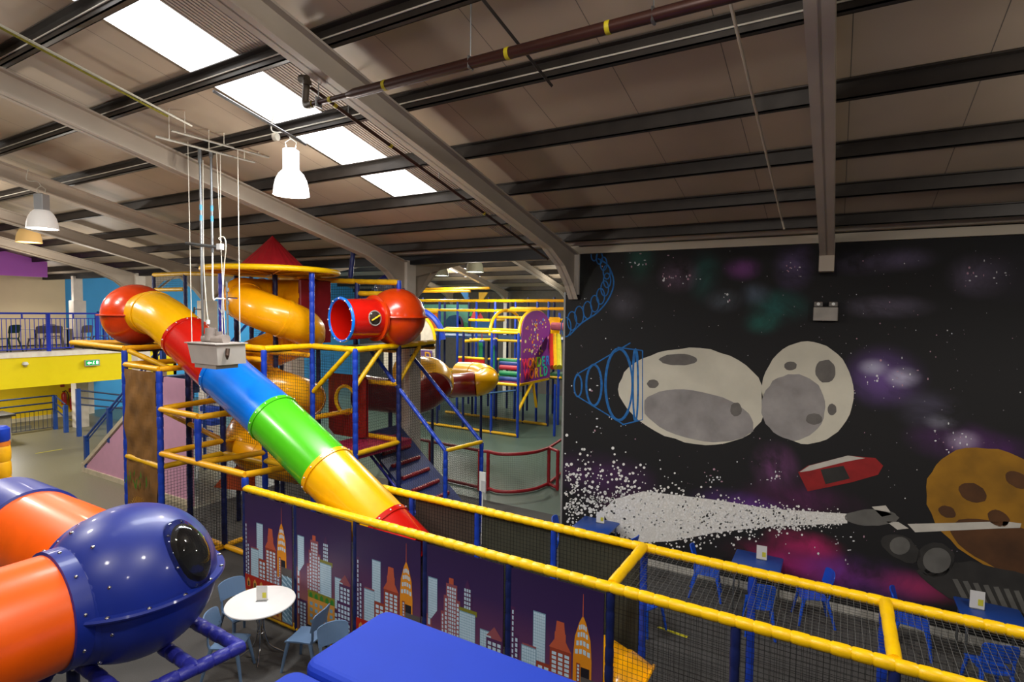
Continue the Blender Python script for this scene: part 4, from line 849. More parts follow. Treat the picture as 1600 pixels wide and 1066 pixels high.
k=MB(); k.sweep(bez([pb,pc,pc.lerp(pd,.3)-Vector((0,0,.02)),pd],5),.011,8); k.build('return_pipe',WPAINT,HB)
k=MB(); k.sweep([depth(354,440,gd),depth(357,560,gd)],.014,8); k.sweep([depth(352,500,gd)-Vector((0,0,.0)),depth(342,481,gd)],.009,6); 
for yy in (450,470,485,520): k.sweep([depth(355.5,yy,gd),depth(355.7,yy+6,gd)],.022,8)
k.build('valve_pipe',STEEL,HB)
k=MB(); k.sweep([depth(353,465,gd),depth(371,466,gd)],.010,8); k.sweep([depth(316,484,gd),depth(304,483,gd)],.010,8); k.sweep([depth(304,480,gd),depth(303,490,gd)],.014,8); k.build('valve_handle',CHROME,HB)
k=MB(); k.box((-.02,-.02,-.25),(.02,.02,-.12),c=depth(316,540,gd)-Vector((0,0,-.6))); 
k=MB(); a_=depth(290,380,gd-.1); b_=depth(338,386,gd-.1); k.sweep([a_,b_],.022,4); k.build('cross_channel',STEEL,HB)
k=MB(); k.box((-.045,-.03,-.04),(.045,.03,.045),c=depth(344,386,gd-.12)); k.build('junction_box',WPAINT,HB,False)
k=MB(); k.sweep(bez([depth(346,378,gd-.15),depth(342,372,gd-.15),depth(350,371,gd-.15),depth(353,385,gd-.15),depth(350,420,gd),depth(347,480,gd),depth(348,535,gd)],6),.008,6); k.sweep(bez([depth(317,250,gd-.05),depth(318,400,gd-.05),depth(322,470,gd-.05),depth(325,500,gd-.05)],6),.007,6); k.build('power_cable',CABLE,HB)
k=MB(); k.box((-.018,-.018,-.03),(.018,.018,.03),c=depth(325,503,gd-.05)); k.build('plug',WPAINT,HB,False)
k=MB(); k.sweep([depth(355,556,gd-.28),depth(356,545,gd-.26)],.03,8); k.sweep([depth(355,562,gd-.28),depth(355,556,gd-.28)],[.01,.028],8); k.build('nozzle',mat('dark_bronze','#4a3a30',.45,.6),HB)
# strut rails the box hangs from
for (a,b_,xx,lb) in (((243,213),(398,252),-7.75,'lower thin galvanised rail the hanging grey box is wired to'),((268,204),(420,245),-7.6,'upper thin galvanised rail crossing above the hanging grey box')):
    p=at(*a,'x',xx); q=at(*b_,'x',xx); q.z=p.z
    k=MB(); k.sweep([p,q],.016,4); t=tag(k.build('strut_rail',mat('pale_strut','#b5b1a6',.45,.3),None,False),lb,'strut rail')
    k=MB(); 
    for f_ in (.12,.5,.88): m_=p.lerp(q,f_); k.sweep([m_,Vector((m_.x,m_.y,roofz(m_.y)-.02))],.006,5)
    k.build('drop_rod',CABLE,t)
def onroof(px_,py_,off):
    kk=ray(px_,py_); n_=Vector((0,TS,1)); return CP+kk*((5.9+TS*10+off-n_.dot(CP))/n_.dot(kk))
k=MB(); p=onroof(-40,18,-.32); q=onroof(300,197,-.32); k.sweep([p,q],.014,6); t=tag(k.build('cable_tray',mat('pale_conduit','#c9c4b4',.5,.1)),'long pale conduit with a yellow slotted tray running down the left roof slope','cable tray')
k=MB(); p2=onroof(-40,22,-.36); q2=onroof(262,182,-.36); k.sweep([p2,q2],.028,4,ry=.4); k.build('slotted_tray',mat('yellow_tray','#8f8a2a',.5,.2,.3,40),t,False)
k=MB(); p=onroof(333,142,-.33); q=onroof(478,226,-.33); k.sweep([p,q],.02,4); tag(k.build('cable_tray',STEEL,None,False),'perforated grey strut edge-on beside the rooflight above the big lamp','cable tray')
k=MB(); k.sweep([onroof(428,214,-.24),onroof(434,214,-.24)],.05,12); tag(k.build('junction_box',CREAM),'round cream junction box on the purlin above the big white bell lamp','junction box')
# sprinkler pipes
SPK=mat('sprinkler_brown','#3c1f18',.4,.3,.15); YT=mat('pipe_tape_yellow','#b8a818',.5); IRON=mat('malleable_iron','#4f463c',.5,.4,.2)
sp1=thing('sprinkler_main','thick brown sprinkler pipe with yellow tape bands crossing below the purlins','pipe',(-1.5,4.0,6.6))
zz=6.68; pL=at(480,165,'z',zz); xe=8.4
k=MB(); k.sweep([pL,(-4.2,pL.y,zz)],.026,12); k.sweep([(-4.2,pL.y,zz),(-4.1,pL.y,zz),(xe,pL.y,zz)],[.026,.046,.046],12); k.build('pipe',SPK,sp1)
for (x,r) in ((-4.72,.029),(-4.45,.029),(-3.72,.049),(-2.4,.049),(-1.55,.049),(.6,.049)): k=MB(); k.sweep([(x,pL.y,zz),(x+.035,pL.y,zz)],r,12); k.build('tape_band',YT,sp1)
for x in (-4.6,-2.75,-1.2,1.5): k=MB(); k.sweep([(x,pL.y,zz-.05),(x,pL.y,zz+.05)],.045,8,ry=.3); k.sweep([(x,pL.y,zz+.05),(x,pL.y,roofz(pL.y))],.006,5); k.build('hanger',STEEL,sp1)
k=MB(); e0=pL; e1=depth(474,125,(pL-CP).dot(FW)); e1=Vector((pL.x,pL.y,e1.z)); k.sweep(bez([e0+Vector((.08,0,0)),e0,e0+Vector((-.03,0,.05)),e1],5),.034,10); k.sweep([e1,e1+Vector((-.09,.0,.02))],.045,10); k.sweep([e1+Vector((0,0,-.06)),e1+Vector((0,0,-.02))],.045,10); k.build('elbow_riser',IRON,sp1)
sp2=thing('sprinkler_branch','thin brown sprinkler branch pipe running down the slope beside the second rafter','pipe',(-4.8,7,6.2))
pa=onroof(482,135,-.40); pb=onroof(860,408,-.46); pb+=(pa-pb)*.02; k=MB(); k.sweep([pa,pb],.022,10); k.build('pipe',SPK,sp2)
for f_ in (.06,.22,.6): k=MB(); m_=pa.lerp(pb,f_); k.sweep([m_,pa.lerp(pb,f_+.008)],.026,10); k.build('tape_band',YT,sp2)
for f_ in (.1,.4,.75): m_=pa.lerp(pb,f_); k=MB(); k.sweep([m_,(m_.x,m_.y,roofz(m_.y))],.006,5); k.build('drop_rod',STEEL,sp2)
k=MB(); a_=onroof(755,0,-.30); b_=onroof(862,134,-.30); k.sweep([a_+(a_-b_)*.15,b_],.018,4); tag(k.build('strut_rail',DARKST,None,False),'dark slotted strut running down under the thick brown pipe','strut rail')
k=MB(); a_=onroof(1140,0,-.3); b_=onroof(1222,345,-.3); k.sweep([a_+(a_-b_)*.1,b_,b_+Vector((.03,.02,-.12))],.013,6); tag(k.build('loose_cable',CREAM),'cream cable slung down the roof slope and ending above the mural','cable')
# emergency twin spot on the mural
em=thing('emergency_light','small grey twin-spot emergency light mounted high on the black mural','emergency light',tuple(at(1290,488,'y',9.8)))
c=at(1290,489,'y',9.86); k=MB(); k.rbox((-.165,-.05,-.12),(.165,.04,.09),.01,c=c); k.build('housing',mat('emergency_grey','#9c958c',.5),em)
for dx in (-.10,.10):
    k=MB(); k.rbox((-.06,-.05,.10),(.06,.03,.17),.01,c=c+Vector((dx,0,0))); q=k.build('lamp_head',mat('lamp_head_grey','#6f6a64',.4),em)
    k=MB(); k.sweep([c+Vector((dx,-.052,.135)),c+Vector((dx,-.056,.135))],.024,12); k.build('lens',WPAINT,q)
# ------------------------------------------------------------------ mezzanine railing and furniture
RB=mat('railing_blue','#0a34c8',.45,var=.04); RD=mat('railing_dark_blue','#1a2c52',.5,var=.05); WB_=mat('rail_mid_blue','#1f4a9a',.45)
mr=thing('mezzanine_railing','bright blue balustrade with thin uprights along the mezzanine edge','railing',(-23.05,6,3.08))
X0=-23.1
k=MB(); k.box((X0-.03,2,4.33),(X0+.03,12.2,4.39)); k.build('top_rail',RB,mr,False)
k=MB(); k.box((X0-.015,2,4.17),(X0+.015,12.2,4.20)); k.build('upper_rail',RB,mr,False)
k=MB(); k.box((X0-.015,2,3.16),(X0+.015,12.2,3.19)); k.build('bottom_rail',RB,mr,False)
for y in (5.5,6.94,8.38,9.82,11.26): k=MB(); k.box((X0-.05,y-.05,3.08),(X0+.05,y+.05,4.36)); k.build('main_post',RB,mr,False)
for y in (6.2,7.68,9.1): k=MB(); k.box((X0-.02,y-.02,4.2),(X0+.02,y+.02,4.34)); k.build('stub_post',RB,mr,False)
k=MB(); y=5.6
while y<12.1: k.box((X0-.008,y-.008,3.18),(X0+.008,y+.008,4.18)); y+=.12
k.build('upright_bars',RB,mr,False)
mr2=thing('stair_head_railing','dark blue balustrade crossing the back of the mezzanine','railing',(-25,11.9,3.08))
k=MB(); k.box((-28,11.9,4.34),(-23.2,11.96,4.4)); k.box((-28,11.92,4.16),(-23.2,11.95,4.19)); k.box((-28,11.92,3.2),(-23.2,11.95,3.23)); k.build('rails',WB_,mr2,False)
k=MB(); 
for i in range(38): k.box((-27.9+i*.125,11.93,3.2),(-27.885+i*.125,11.945,4.2))
k.build('upright_bars',WB_,mr2,False)
for x in (-27.4,-26.2,-25,-23.8): k=MB(); k.box((x-.05,11.88,3.0),(x+.05,11.98,4.36)); k.build('main_post',RB,mr2,False)
gt=thing('cafe_table','pale topped cafe table standing on the mezzanine behind the blue balustrade','table',(-25.3,9.4,3.0))
k=MB(); k.box((-25.75,8.5,3.74),(-24.95,10.1,3.77)); k.build('table_top',mat('pale_table_top','#b5a893',.5),gt,False)
for dy in (8.8,9.8): k=MB(); k.sweep([(-25.35,dy,3.0),(-25.35,dy,3.74)],.03,8); k.sweep([(-25.6,dy,3.02),(-25.1,dy,3.02)],.025,8); k.build('leg',BLK,gt)
gt2=thing('cafe_table','pale topped cafe table at the far left end of the mezzanine','table',(-25.3,6.9,3.0))
k=MB(); k.box((-25.75,6.2,3.74),(-24.95,7.3,3.77)); k.build('table_top',_M['pale_table_top'],gt2,False)
for dy in (6.5,7.1): k=MB(); k.sweep([(-25.35,dy,3.0),(-25.35,dy,3.74)],.03,8); k.build('leg',BLK,gt2)
cg=make_chair('cafe_chair','taupe chair with pale legs right of the pale mezzanine table, nearest the balustrade',CHG,(-24.3,9.85,3.0),PI/2+.3,'mezzanine chairs',1.15)
for (lb,x,y,rz) in (('taupe chair seen between two balustrade posts at the mezzanine table end',-24.35,9.05,PI/2-.4),('taupe chair behind the pale mezzanine table',-26.1,9.6,-PI/2),('taupe chair beyond the right end of the mezzanine table',-25.0,10.75,PI),('taupe chair on the mezzanine beside the bright blue corner post',-24.4,8.55,PI/2+.2),('taupe chair at the far left of the mezzanine',-24.3,6.6,PI/2)):
    place(cg,lb,(x,y,3.0),rz,1.15)
make_chair('cafe_chair','dark green chair standing alone behind the mezzanine balustrade',mat('dark_green_plastic','#123a22',.5),(-24.5,7.75,3.0),PI/2+.5,None,1.2)
es=thing('exit_sign','lit green and white emergency exit sign on the yellow fascia','exit sign',(-22.8,9.6,2.55))
c=at(144,567,'x',-22.84); k=MB(); k.rbox((-.05,-.23,-.11),(.03,.23,.11),.01,c=c); k.build('sign_box',mat('sign_box_grey','#b8b4aa',.5),es)
k=MB(); k.box((.03,-.20,-.075),(.036,.20,.085),c=c); k.build('green_face',mat('exit_green','#0f9a4a',.4,var=0,emit=.8),es,False)
k=MB(); WH=mat('exit_white','#f4fff4',.4,var=0,emit=1.6)
def yz(*pts): k.extr([c+Vector((.037,a,b_)) for a,b_ in pts],(.002,0,0))
yz((-.17,.0),(-.10,.055),(-.10,.02),(-.03,.02),(-.03,-.02),(-.10,-.02),(-.10,-.055)); yz((.11,-.05),(.17,-.05),(.17,.06),(.11,.06)); yz((0,-.01),(.03,-.01),(.05,.03),(.02,.04)); yz((.0,-.05),(.02,-.05),(.03,-.01),(.01,-.01)); yz((.03,-.01),(.07,-.04),(.06,-.05),(.02,-.02)); yz((.035,.045),(.055,.045),(.055,.065),(.035,.065))
k.build('arrow_and_running_figure',WH,es,False)
ds=thing('wall_sensor','small white dome sensor on the yellow fascia','sensor',tuple(at(38,572,'x',-22.9)))
c=at(38,570,'x',-22.92); k=MB(); k.lathe([(.001,.10),(.06,.09),(.085,.04),(.085,.0),(.001,-.01)],Matrix.Translation(c+Vector((.07,0,0))),20); k.build('dome',WPAINT,ds); k=MB(); k.lathe([(.001,-.07),(.05,-.06),(.06,.0)],Matrix.Translation(c+Vector((.07,0,0))),16); k.build('lens',mat('sensor_lens','#a89a60',.3),ds)
# railings below the mezzanine
rr1=thing('ramp_railing','dark blue tubular railing along the ramp by the yellow wall','railing',(-25.2,8,0))
k=MB()
for z in (1.28,1.02,.78): k.sweep([(-25.2,3,z),(-25.2,9.27,z),(-24.25,9.24,z-.25)],.028,8)
k.build('rails',RD,rr1)
k=MB()
y=5.0
while y<9.2: k.sweep([(-25.2,y,.1),(-25.2,y,.75)],.008,5); y+=.13
k.sweep([(-25.2,3,.1),(-25.2,9.27,.1)],.012,5); k.build('thin_uprights',RD,rr1)
for p in ((-25.2,9.27,0,1.28),(-24.25,9.24,0,1.0),(-25.2,7.3,.6,1.28)): k=MB(); k.box((p[0]-.06,p[1]-.06,p[2]),(p[0]+.06,p[1]+.06,p[3])); k.build('post',WB_,rr1,False)
rr2=thing('ramp_railing','dark blue tubular railing sloping away beside the grey pier','railing',(-23.1,9.2,0))
k=MB()
for z in (1.75,1.5,1.25): k.sweep([(-23.14,9.2,z-.1),(-23.1,11.0,z-.55)],.028,8)
k.build('rails',RD,rr2)
for y,z in ((9.2,1.7),(11.0,1.2)): k=MB(); k.box((-23.2,y-.06,0),(-23.08,y+.06,z)); k.build('post',WB_,rr2,False)
for (px_,py_,lb) in ((100,622,'red fire extinguisher on the yellow wall, left of the pair'),(113,630,'red fire extinguisher on the yellow wall, right of the pair')):
    c=at(px_,py_,'x',-27.75); t=thing('fire_extinguisher',lb,'fire extinguisher',tuple(c)); k=MB(); k.lathe([(.001,-.28),(.085,-.27),(.09,-.2),(.09,.16),(.05,.23),(.03,.25),(.001,.25)],Matrix.Translation(c),16); k.build('cylinder',mat('extinguisher_red','#a5120e',.35),t)
    k=MB(); k.sweep(bez([c+Vector((0,.0,.25)),c+Vector((0,.09,.28)),c+Vector((.04,.14,.1)),c+Vector((.05,.12,-.1))],5),.014,6); k.sweep([c+Vector((0,-.06,.27)),c+Vector((0,.07,.30))],.016,6); k.build('hose_and_valve',BLK,t)
    k=MB(); k.box((-.12,-.07,.45),(-.10,.07,.62),c=c); k.build('wall_sign',mat('extinguisher_sign','#9c2a22',.5),t,False)
co=thing('service_counter','white front counter with a dark worktop at the left edge under the mezzanine','counter',(-24.4,6.5,0))
k=MB(); k.box((-24.9,4.2,0),(-24.0,7.6,.88)); k.build('front',mat('counter_white','#b0a890',.6),co,False); k=MB(); k.box((-25.0,4.1,.88),(-23.9,7.7,.95)); k.build('worktop',mat('counter_dark','#3a3428',.5),co,False)
k=MB(); k.box((-24.8,6.0,.95),(-24.3,7.0,1.25)); tag(k.build('till_box',WPAINT,None,False),'white box standing on the dark counter worktop at the left edge','box')
# staircase with pink side
stc=thing('staircase','staircase with a pink side wall, cream edging and blue railings','staircase',(-16,7.8,0))
PK=mat('pink_wall_paint','#e0aaca',.7,var=.03); CRM=mat('cream_edging','#d8ccb4',.5)
k=MB(); k.extr([(-18,7.27,0),(-12.8,7.27,0),(-12.8,7.27,2.95),(-13.9,7.27,2.95),(-18,7.27,.12)],(0,.06,0)); k.build('pink_side',PK,stc,False)
k=MB(); k.extr([(-18.05,7.23,.14),(-13.9,7.23,2.97),(-13.9,7.23,3.09),(-18.05,7.23,.26)],(0,.12,0)); k.extr([(-18.05,7.23,0),(-12.8,7.23,0),(-12.8,7.23,.13),(-18.05,7.23,.13)],(0,.05,0)); k.extr([(-18.08,7.22,0),(-17.98,7.22,0),(-17.98,7.22,.26),(-18.08,7.22,.26)],(0,.12,0)); k.build('edging',CRM,stc,False)
k=MB()
for i in range(16): k.box((-18+i*.255,7.33,0.02 if i<1 else i*.184),(-18+(i+1)*.255,8.45,(i+1)*.184))
k.build('treads',mat('stair_tread_blue','#27457a',.6),stc,False)
k=MB(); 
for z,r in ((.98,.03),(.86,.02),(.3,.015)): k.sweep([(-17.95,7.3,z),(-13.9,7.3,z+2.78)],r,8)
k.build('handrail',WB_,stc)
for i in range(4): x=-17.95+i*1.33; z=.1+i*.91; k=MB(); k.box((x-.05,7.25,z),(x+.05,7.35,z+.92)); k.build('newel_post',WB_,stc,False)
bs=thing('blue_step_flight','steep blue step flight with dark nets seen behind the hessian post bay','steps',(-13.3,10,0))
p0=at(300,640,'y',9.2); x0=p0.x-.45
for i in range(9): k=MB(); k.rbox((x0,9.2+i*.24,.9+i*.3),(x0+1.0,9.2+i*.24+.3,.9+i*.3+.16),.02); k.build('step',mat('step_blue','#2246a8',.4,bump=.1),bs)
for xx in (x0-.05,x0+1.05): k=MB(); k.sweep([(xx,9.2,0),(xx,9.2,1.9),(xx,11.4,4.2)],.045,8); k.build('side_rail',WB_,bs)
# ------------------------------------------------------------------ padded ramp with red rungs
rp=thing('climbing_ramp','blue padded climbing ramp with red rungs and blue handrails','climbing ramp',(-7.5,9.1,0))
ra=Vector((-8.72,8.5,1.93)); rb_=Vector((-6.3,8.5,-.02)); W_=Vector((0,1.22,0))
dn=(rb_-ra).normalized(); up=Vector((0,1,0)).cross(dn)*-1
if up.z<0: up=-up
k=MB(); k.extr([ra,rb_,rb_+W_,ra+W_],up*.06); k.build('ramp_board',mat('ramp_blue_vinyl','#28366e',.45,bump=.15),rp,False)
for i in range(8):
    c=ra+dn*(.30+i*.345)+up*.085; k=MB(); k.pad(c+Vector((0,.14,0)),c+Vector((0,1.0,0)),.045,.07,8); k.build('rung',mat('rung_red_vinyl','#8e2028',.4,bump=.2),rp)
for y,zt,zb in ((8.5,3.75,1.93),(9.75,3.6,1.85)):
    k=MB(); k.pad((-8.35,y,zt),(-6.42,y,zb),.04,.16); k.build('handrail',BLU,rp)
    k=MB(); k.pad((-6.42,y,0),(-6.42,y,zb),.045,.16); k.build('end_post',BLU,rp)
k=MB(); k.pad((-6.42,8.5,1.93),(-6.42,9.75,1.86),.042,.3); k.build('end_rail',YEL,rp)
k=MB(); k.pad(ra+Vector((0,-.03,-.05)),rb_+Vector((0,-.03,-.05)),.03,.3); k.build('edge_rail',BLUP,rp)
def netq(o,e1,e2,e3,nu,nv,w,par,mt=NET):   # quad net between bottom edge o-e1 and top edge e2-e3
    k=MB(); o,e1,e2,e3=map(Vector,(o,e1,e2,e3))
    for i in range(nu+1): k.sweep([o.lerp(e1,i/nu),e2.lerp(e3,i/nu)],w,3,0,False)
    for i in range(nv+1): k.sweep([o.lerp(e2,i/nv),e1.lerp(e3,i/nv)],w,3,0,False)
    return k.build('net',mt,par,False)
netq((-8.4,8.48,1.6),(-6.42,8.48,.05),(-8.35,8.48,3.72),(-6.42,8.48,1.9),36,32,.0016,rp); netq((-8.4,9.77,1.6),(-6.42,9.77,.05),(-8.35,9.77,3.56),(-6.42,9.77,1.84),36,32,.0016,rp); netq((-6.42,8.52,.05),(-6.42,9.73,.05),(-6.42,8.52,1.9),(-6.42,9.73,1.84),22,32,.0016,rp)
# leaflet holder
lf=thing('leaflet_stand','thin white leaflet stand beside the red curved fence','sign stand',tuple(at(752,850,'z',0)))
c=depth(754,755,11.0); k=MB(); k.box((-.07,-.01,-.16),(.07,.01,.22),c=c); k.build('white_sign',WPAINT,lf,False); k=MB(); k.box((0,-.05,-.16),(.1,-.02,.06),c=c); k.build('leaflet_pocket',mat('leaflet_white','#c8c8c8',.4),lf,False); k=MB(); k.sweep([c,(c.x,c.y,0)],.014,8); k.build('pole',WPAINT,lf)
# red curved play fence
fc=thing('curved_red_fence','red padded curved fence panel with net on the green-grey floor','play fence',(-7,12.3,0))
cv=bez([(-7.66,11.95,0),(-7.3,11.88,0),(-6.92,12.1,0),(-6.62,12.55,0),(-6.52,13.15,0)],5); RV=RED
for z in (.06,1.02): k=MB(); k.sweep([p+Vector((0,0,z)) for p in cv],.042,10); k.build('rail',RV,fc)
for p in (cv[0],cv[-1],Vector((-7.86,11.85,0)),Vector((-6.16,12.95,0))): k=MB(); k.pad((p.x,p.y,0),(p.x,p.y,1.04),.045); k.build('post',RV,fc)
for a,b_ in (((-7.86,11.85,1.02),cv[0]+Vector((0,0,1.02))),(cv[-1]+Vector((0,0,1.02)),(-6.16,12.95,1.02)),((-7.86,11.85,.06),cv[0]+Vector((0,0,.06))),(cv[-1]+Vector((0,0,.06)),(-6.16,12.95,.06)),(cv[-1]+Vector((0,0,1.02)),(-6.7,14.6,1.02)),(cv[-1]+Vector((0,0,.06)),(-6.7,14.6,.06))): k=MB(); k.pad(a,b_,.04); k.build('rail',RV,fc)
k=MB()
for i in range(len(cv)*2-1):
    p=cv[i//2] if i%2==0 else cv[i//2].lerp(cv[i//2+1],.5); k.sweep([p+Vector((0,0,.08)),p+Vector((0,0,1))],.0018,3,0,False)
for j in range(20): k.sweep([p+Vector((0,0,.08+j*.047)) for p in cv],.0018,3,0,False)
k.build('net',NETG,fc,False)
fc2=thing('red_low_fence','red padded low fence running behind the climbing ramp','play fence',(-9.3,12,0))
for z in (.06,1.02): k=MB(); k.pad((-11.4,12.1,z),(-7.9,11.9,z),.04,.4); k.build('rail',mat('dull_red_vinyl','#6e1c22',.5),fc2)
for x in (-11.4,-9.6,-7.95): k=MB(); k.pad((x,12.0,0),(x,12.0,1.03),.04); k.build('post',RV,fc2)
netq((-11.4,12.05,.08),(-7.95,11.92,.08),(-11.4,12.05,1),(-7.95,11.92,1),60,16,.002,fc2)
# ------------------------------------------------------------------ far slides: maroon and yellow S bends
def ubend(lb,P,rs_,cols,grp='far yellow and maroon slides'):
    t=thing('toddler_tube_slide',lb,'tube slide',(P[0][0],P[0][1],0),grp)
    pts=bez(P,6); n=len(pts); step=max(2,n//len(cols)); secs=[]
    for i in range(len(cols)): secs.append(pts[i*step:(i+1)*step+1] if i<len(cols)-1 else pts[i*step:])
    for q in (pts[n//3],pts[2*n//3]): MB().sweep([(q.x,q.y,0),(q.x,q.y,q.z-rs_+.01)],.04,8).build('support_post',NAVY,t)
    tube_sections(t,secs,rs_,cols,n=26,fl=.03); return t
ubend('yellow and maroon tube slide bending just right of the concrete column',[depth(560,612,12.8),depth(605,618,13.2),depth(650,622,13.6),depth(683,602,14.0),depth(676,584,14.5),depth(652,580,15.0),depth(630,582,15.3)],.40,[PMAR,PYEL])
ubend('farther yellow and maroon tube slide bending beside the rollers',[depth(706,603,17.0),depth(733,601,16.6),depth(752,599,16.6),depth(760,592,16.9),depth(752,586,17.3),depth(735,584,17.8),depth(720,583,18.2)],.36,[PMAR,PYEL,PYEL,PYEL])
# ------------------------------------------------------------------ far play frames
pf=thing('toddler_play_frame','distant yellow and blue toddler play frame with an arched purple sign','play frame',(-12,18.5,0))
def fp(x,y,z0,z1,mt=BLU,par=pf): MB().pad((x,y,z0),(x,y,z1),.05,.5,8).build('post',mt,par)
def fb(a,b_,mt=YEL,par=pf,r=.055): MB().pad(a,b_,r,.6,8).build('beam',mt,par)
for x in (-14.9,-13.75,-12.5,-11.2,-10.05):
    fp(x,17.65,0,3.85,BLU if x>-11.5 else NAVY)
    if x in (-10.05,-11.2,-12.5): fp(x,20.1,0,3.85,NAVY)
fp(-13.75,20.1,0,3.85,NAVY)
for z in (3.85,1.93,.07):
    fb((-15.2,17.65,z),(-10.05,17.65,z),YEL if z>.1 else YELD); fb((-15.2,20.1,z),(-10.05,20.1,z),YEL if z>.1 else YELD); fb((-10.05,17.65,z),(-10.05,20.1,z)) if z>.1 else None
fb((-13.75,17.65,3.87),(-13.75,20.1,3.87)); fb((-12.5,17.65,3.45),(-12.5,20.1,3.45)); fb((-13.9,20.1,3.4),(-11.2,20.1,3.4),YELD); fb((-12.8,19.9,2.6),(-10.2,19.9,2.7),YELD)
fb((-10.05,17.7,1.0),(-10.05,18.7,1.9)); fb((-10.1,19.2,.9),(-10.05,18.8,1.9),YELD)
k=MB(); k.sweep([(-13.2,17.6,1.2),(-10.1,17.6,1.75)],.03,8); k.build('diagonal_tube',mat('light_blue_vinyl','#2f5c8c',.5),pf)
k=MB(); k.box((-15.1,17.7,1.86),(-10.1,20.05,1.93)); k.build('deck',mat('deck_green','#1f7a4a',.5),pf,False)
k=MB(); k.box((-11.2,17.75,1.931),(-10.15,19.6,1.95)); tag(k.build('deck_mat',mat('deck_mat_red','#8a2a36',.5),pf,False),'dull red deck mat')
# arched hoops
def hoop(x,par=pf):
    P=[]
    for i in range(25):
        a=PI*i/24; y=18.87-1.2*math.cos(a); z=3.72+.95*math.sin(a)**.8; P.append((x,y,z))
    return P
for x in (-10.05,-11.3): k=MB(); k.sweep(hoop(x),.06,8); k.build('hoop',YEL,pf)
fb((-11.3,18.9,4.67),(-10.05,18.9,4.67)); fb((-11.3,18.1,4.4),(-10.05,18.1,4.4),YELD)
sg=thing('arched_sign','tall arched purple sign with confetti and rainbow lettering on the toddler frame','sign',(-10.0,18.9,1.95))
k=MB(); hp_=hoop(-9.98); k.extr([(-9.98,17.72,2.0)]+[(p[0],max(17.72,min(20.04,p[1])),p[2]) for p in hp_]+[(-9.98,20.04,2.0)],(.03,0,0)); k.build('sign_board',mat('sign_purple','#7c2a86',.5,var=.08,scale=1),sg,False)
CONF=[mat('confetti_'+n,c,.6,var=0) for n,c in (('yellow','#f0b820'),('orange','#e87820'),('blue','#5a7ad8'),('pink','#e07aa0'),('pale','#e8d8a0'))]
k=MB()
for i in range(85):
    y=random.gauss(18.87,.52); z=random.uniform(3.0,4.35)
    if abs(y-18.87)>1.0-max(0,z-4.0)*1.2: continue
    r=random.choice((.03,.04,.04,.065)); k.poly([(-9.945,y+r*math.cos(a*PI/4),z+r*math.sin(a*PI/4)) for a in range(8)],random.randrange(5))
k.build('confetti_print',CONF,sg,False)
def letters(txt,c,size,right,up_,cols,par,spacing,name='letter',stretch=1.0):
    Rm=Matrix((( right[0],up_[0],0),(right[1],up_[1],0),(right[2],up_[2],0))); nrm=Vector(right).cross(Vector(up_))
    for i,ch_ in enumerate(txt):
        if ch_==' ': continue
        cu=bpy.data.curves.new('letter_'+ch_,'FONT'); cu.body=ch_; cu.size=size; cu.extrude=.008; cu.offset=.012*size*2; cu.align_x='CENTER'
        tmp=bpy.data.objects.new('tmp',cu); COL.objects.link(tmp); bpy.context.view_layer.update(); me=bpy.data.meshes.new_from_object(tmp.evaluated_get(bpy.context.evaluated_depsgraph_get())); bpy.data.objects.remove(tmp)
        me.materials.clear(); me.materials.append(cols[i%len(cols)]); o=bpy.data.objects.new('letter',me); COL.objects.link(o)
        R4=Matrix(((right[0],up_[0],nrm.x),(right[1],up_[1],nrm.y),(right[2],up_[2],nrm.z))).to_4x4()
        R4.translation=Vector(c)+Vector(right)*((i-(len(txt)-1)/2)*spacing); o.parent=par; pl=Vector(par.location) if par.type=='EMPTY' else Vector((0,0,0)); o.matrix_parent_inverse=Matrix.Translation(-pl); o.matrix_basis=R4@Matrix.Scale(stretch,4,(0,1,0))
RB_=[mat('letter_'+n,c,.5,var=0) for n,c in (('red','#e8305a'),('orange','#f06a20'),('amber','#f0a020'),('green','#7ac030'),('teal','#20b0a0'),('blue','#3a80e0'))]
letters('WONDER',(-9.94,18.9,2.52),.46,(0,1,0),(0,0,1),RB_,sg,.36,stretch=1.15)
letters('WORLD',(-9.94,18.87,2.12),.46,(0,1,0),(0,0,1),[RB_[0],RB_[1],RB_[2],RB_[3],RB_[4]],sg,.38,stretch=1.15)
# white arched sign behind the orange dome
ws=thing('white_arched_sign','white arched sign with gold lettering partly hidden by the concrete column','sign',(-15.1,17.5,2))
P=[(-13.78-2.7,17.5,2.0)]+[(-15.13-1.35*math.cos(PI*i/20),17.5,3.45+1.15*math.sin(PI*i/20)) for i in range(21)]+[(-13.78,17.5,2.0)]
k=MB(); k.extr(P,(0,.05,0)); k.build('sign_board',mat('sign_cream','#d8cfc0',.5),ws,False)
k=MB(); k.sweep(P[1:-1],.06,8); k.build('arch_trim',YEL,ws); k=MB(); k.sweep([(p[0]*1.0+(.0),17.75,p[2]+.02) for p in [(-15.13-1.55*math.cos(PI*i/20),0,3.45+1.2*math.sin(PI*i/20)) for i in range(21)]],.12,8); k.build('blue_arch',BLU,ws)
k=MB(); k.rbox((-15.55,17.42,2.60),(-13.86,17.46,3.04),.02); k.build('letter_backing',mat('sign_violet','#6a5090',.5),ws)
letters('WORLD',(-14.72,17.41,2.67),.44,(1,0,0),(0,0,1),[mat('letter_gold','#e0a030',.5,var=0)],ws,.33)
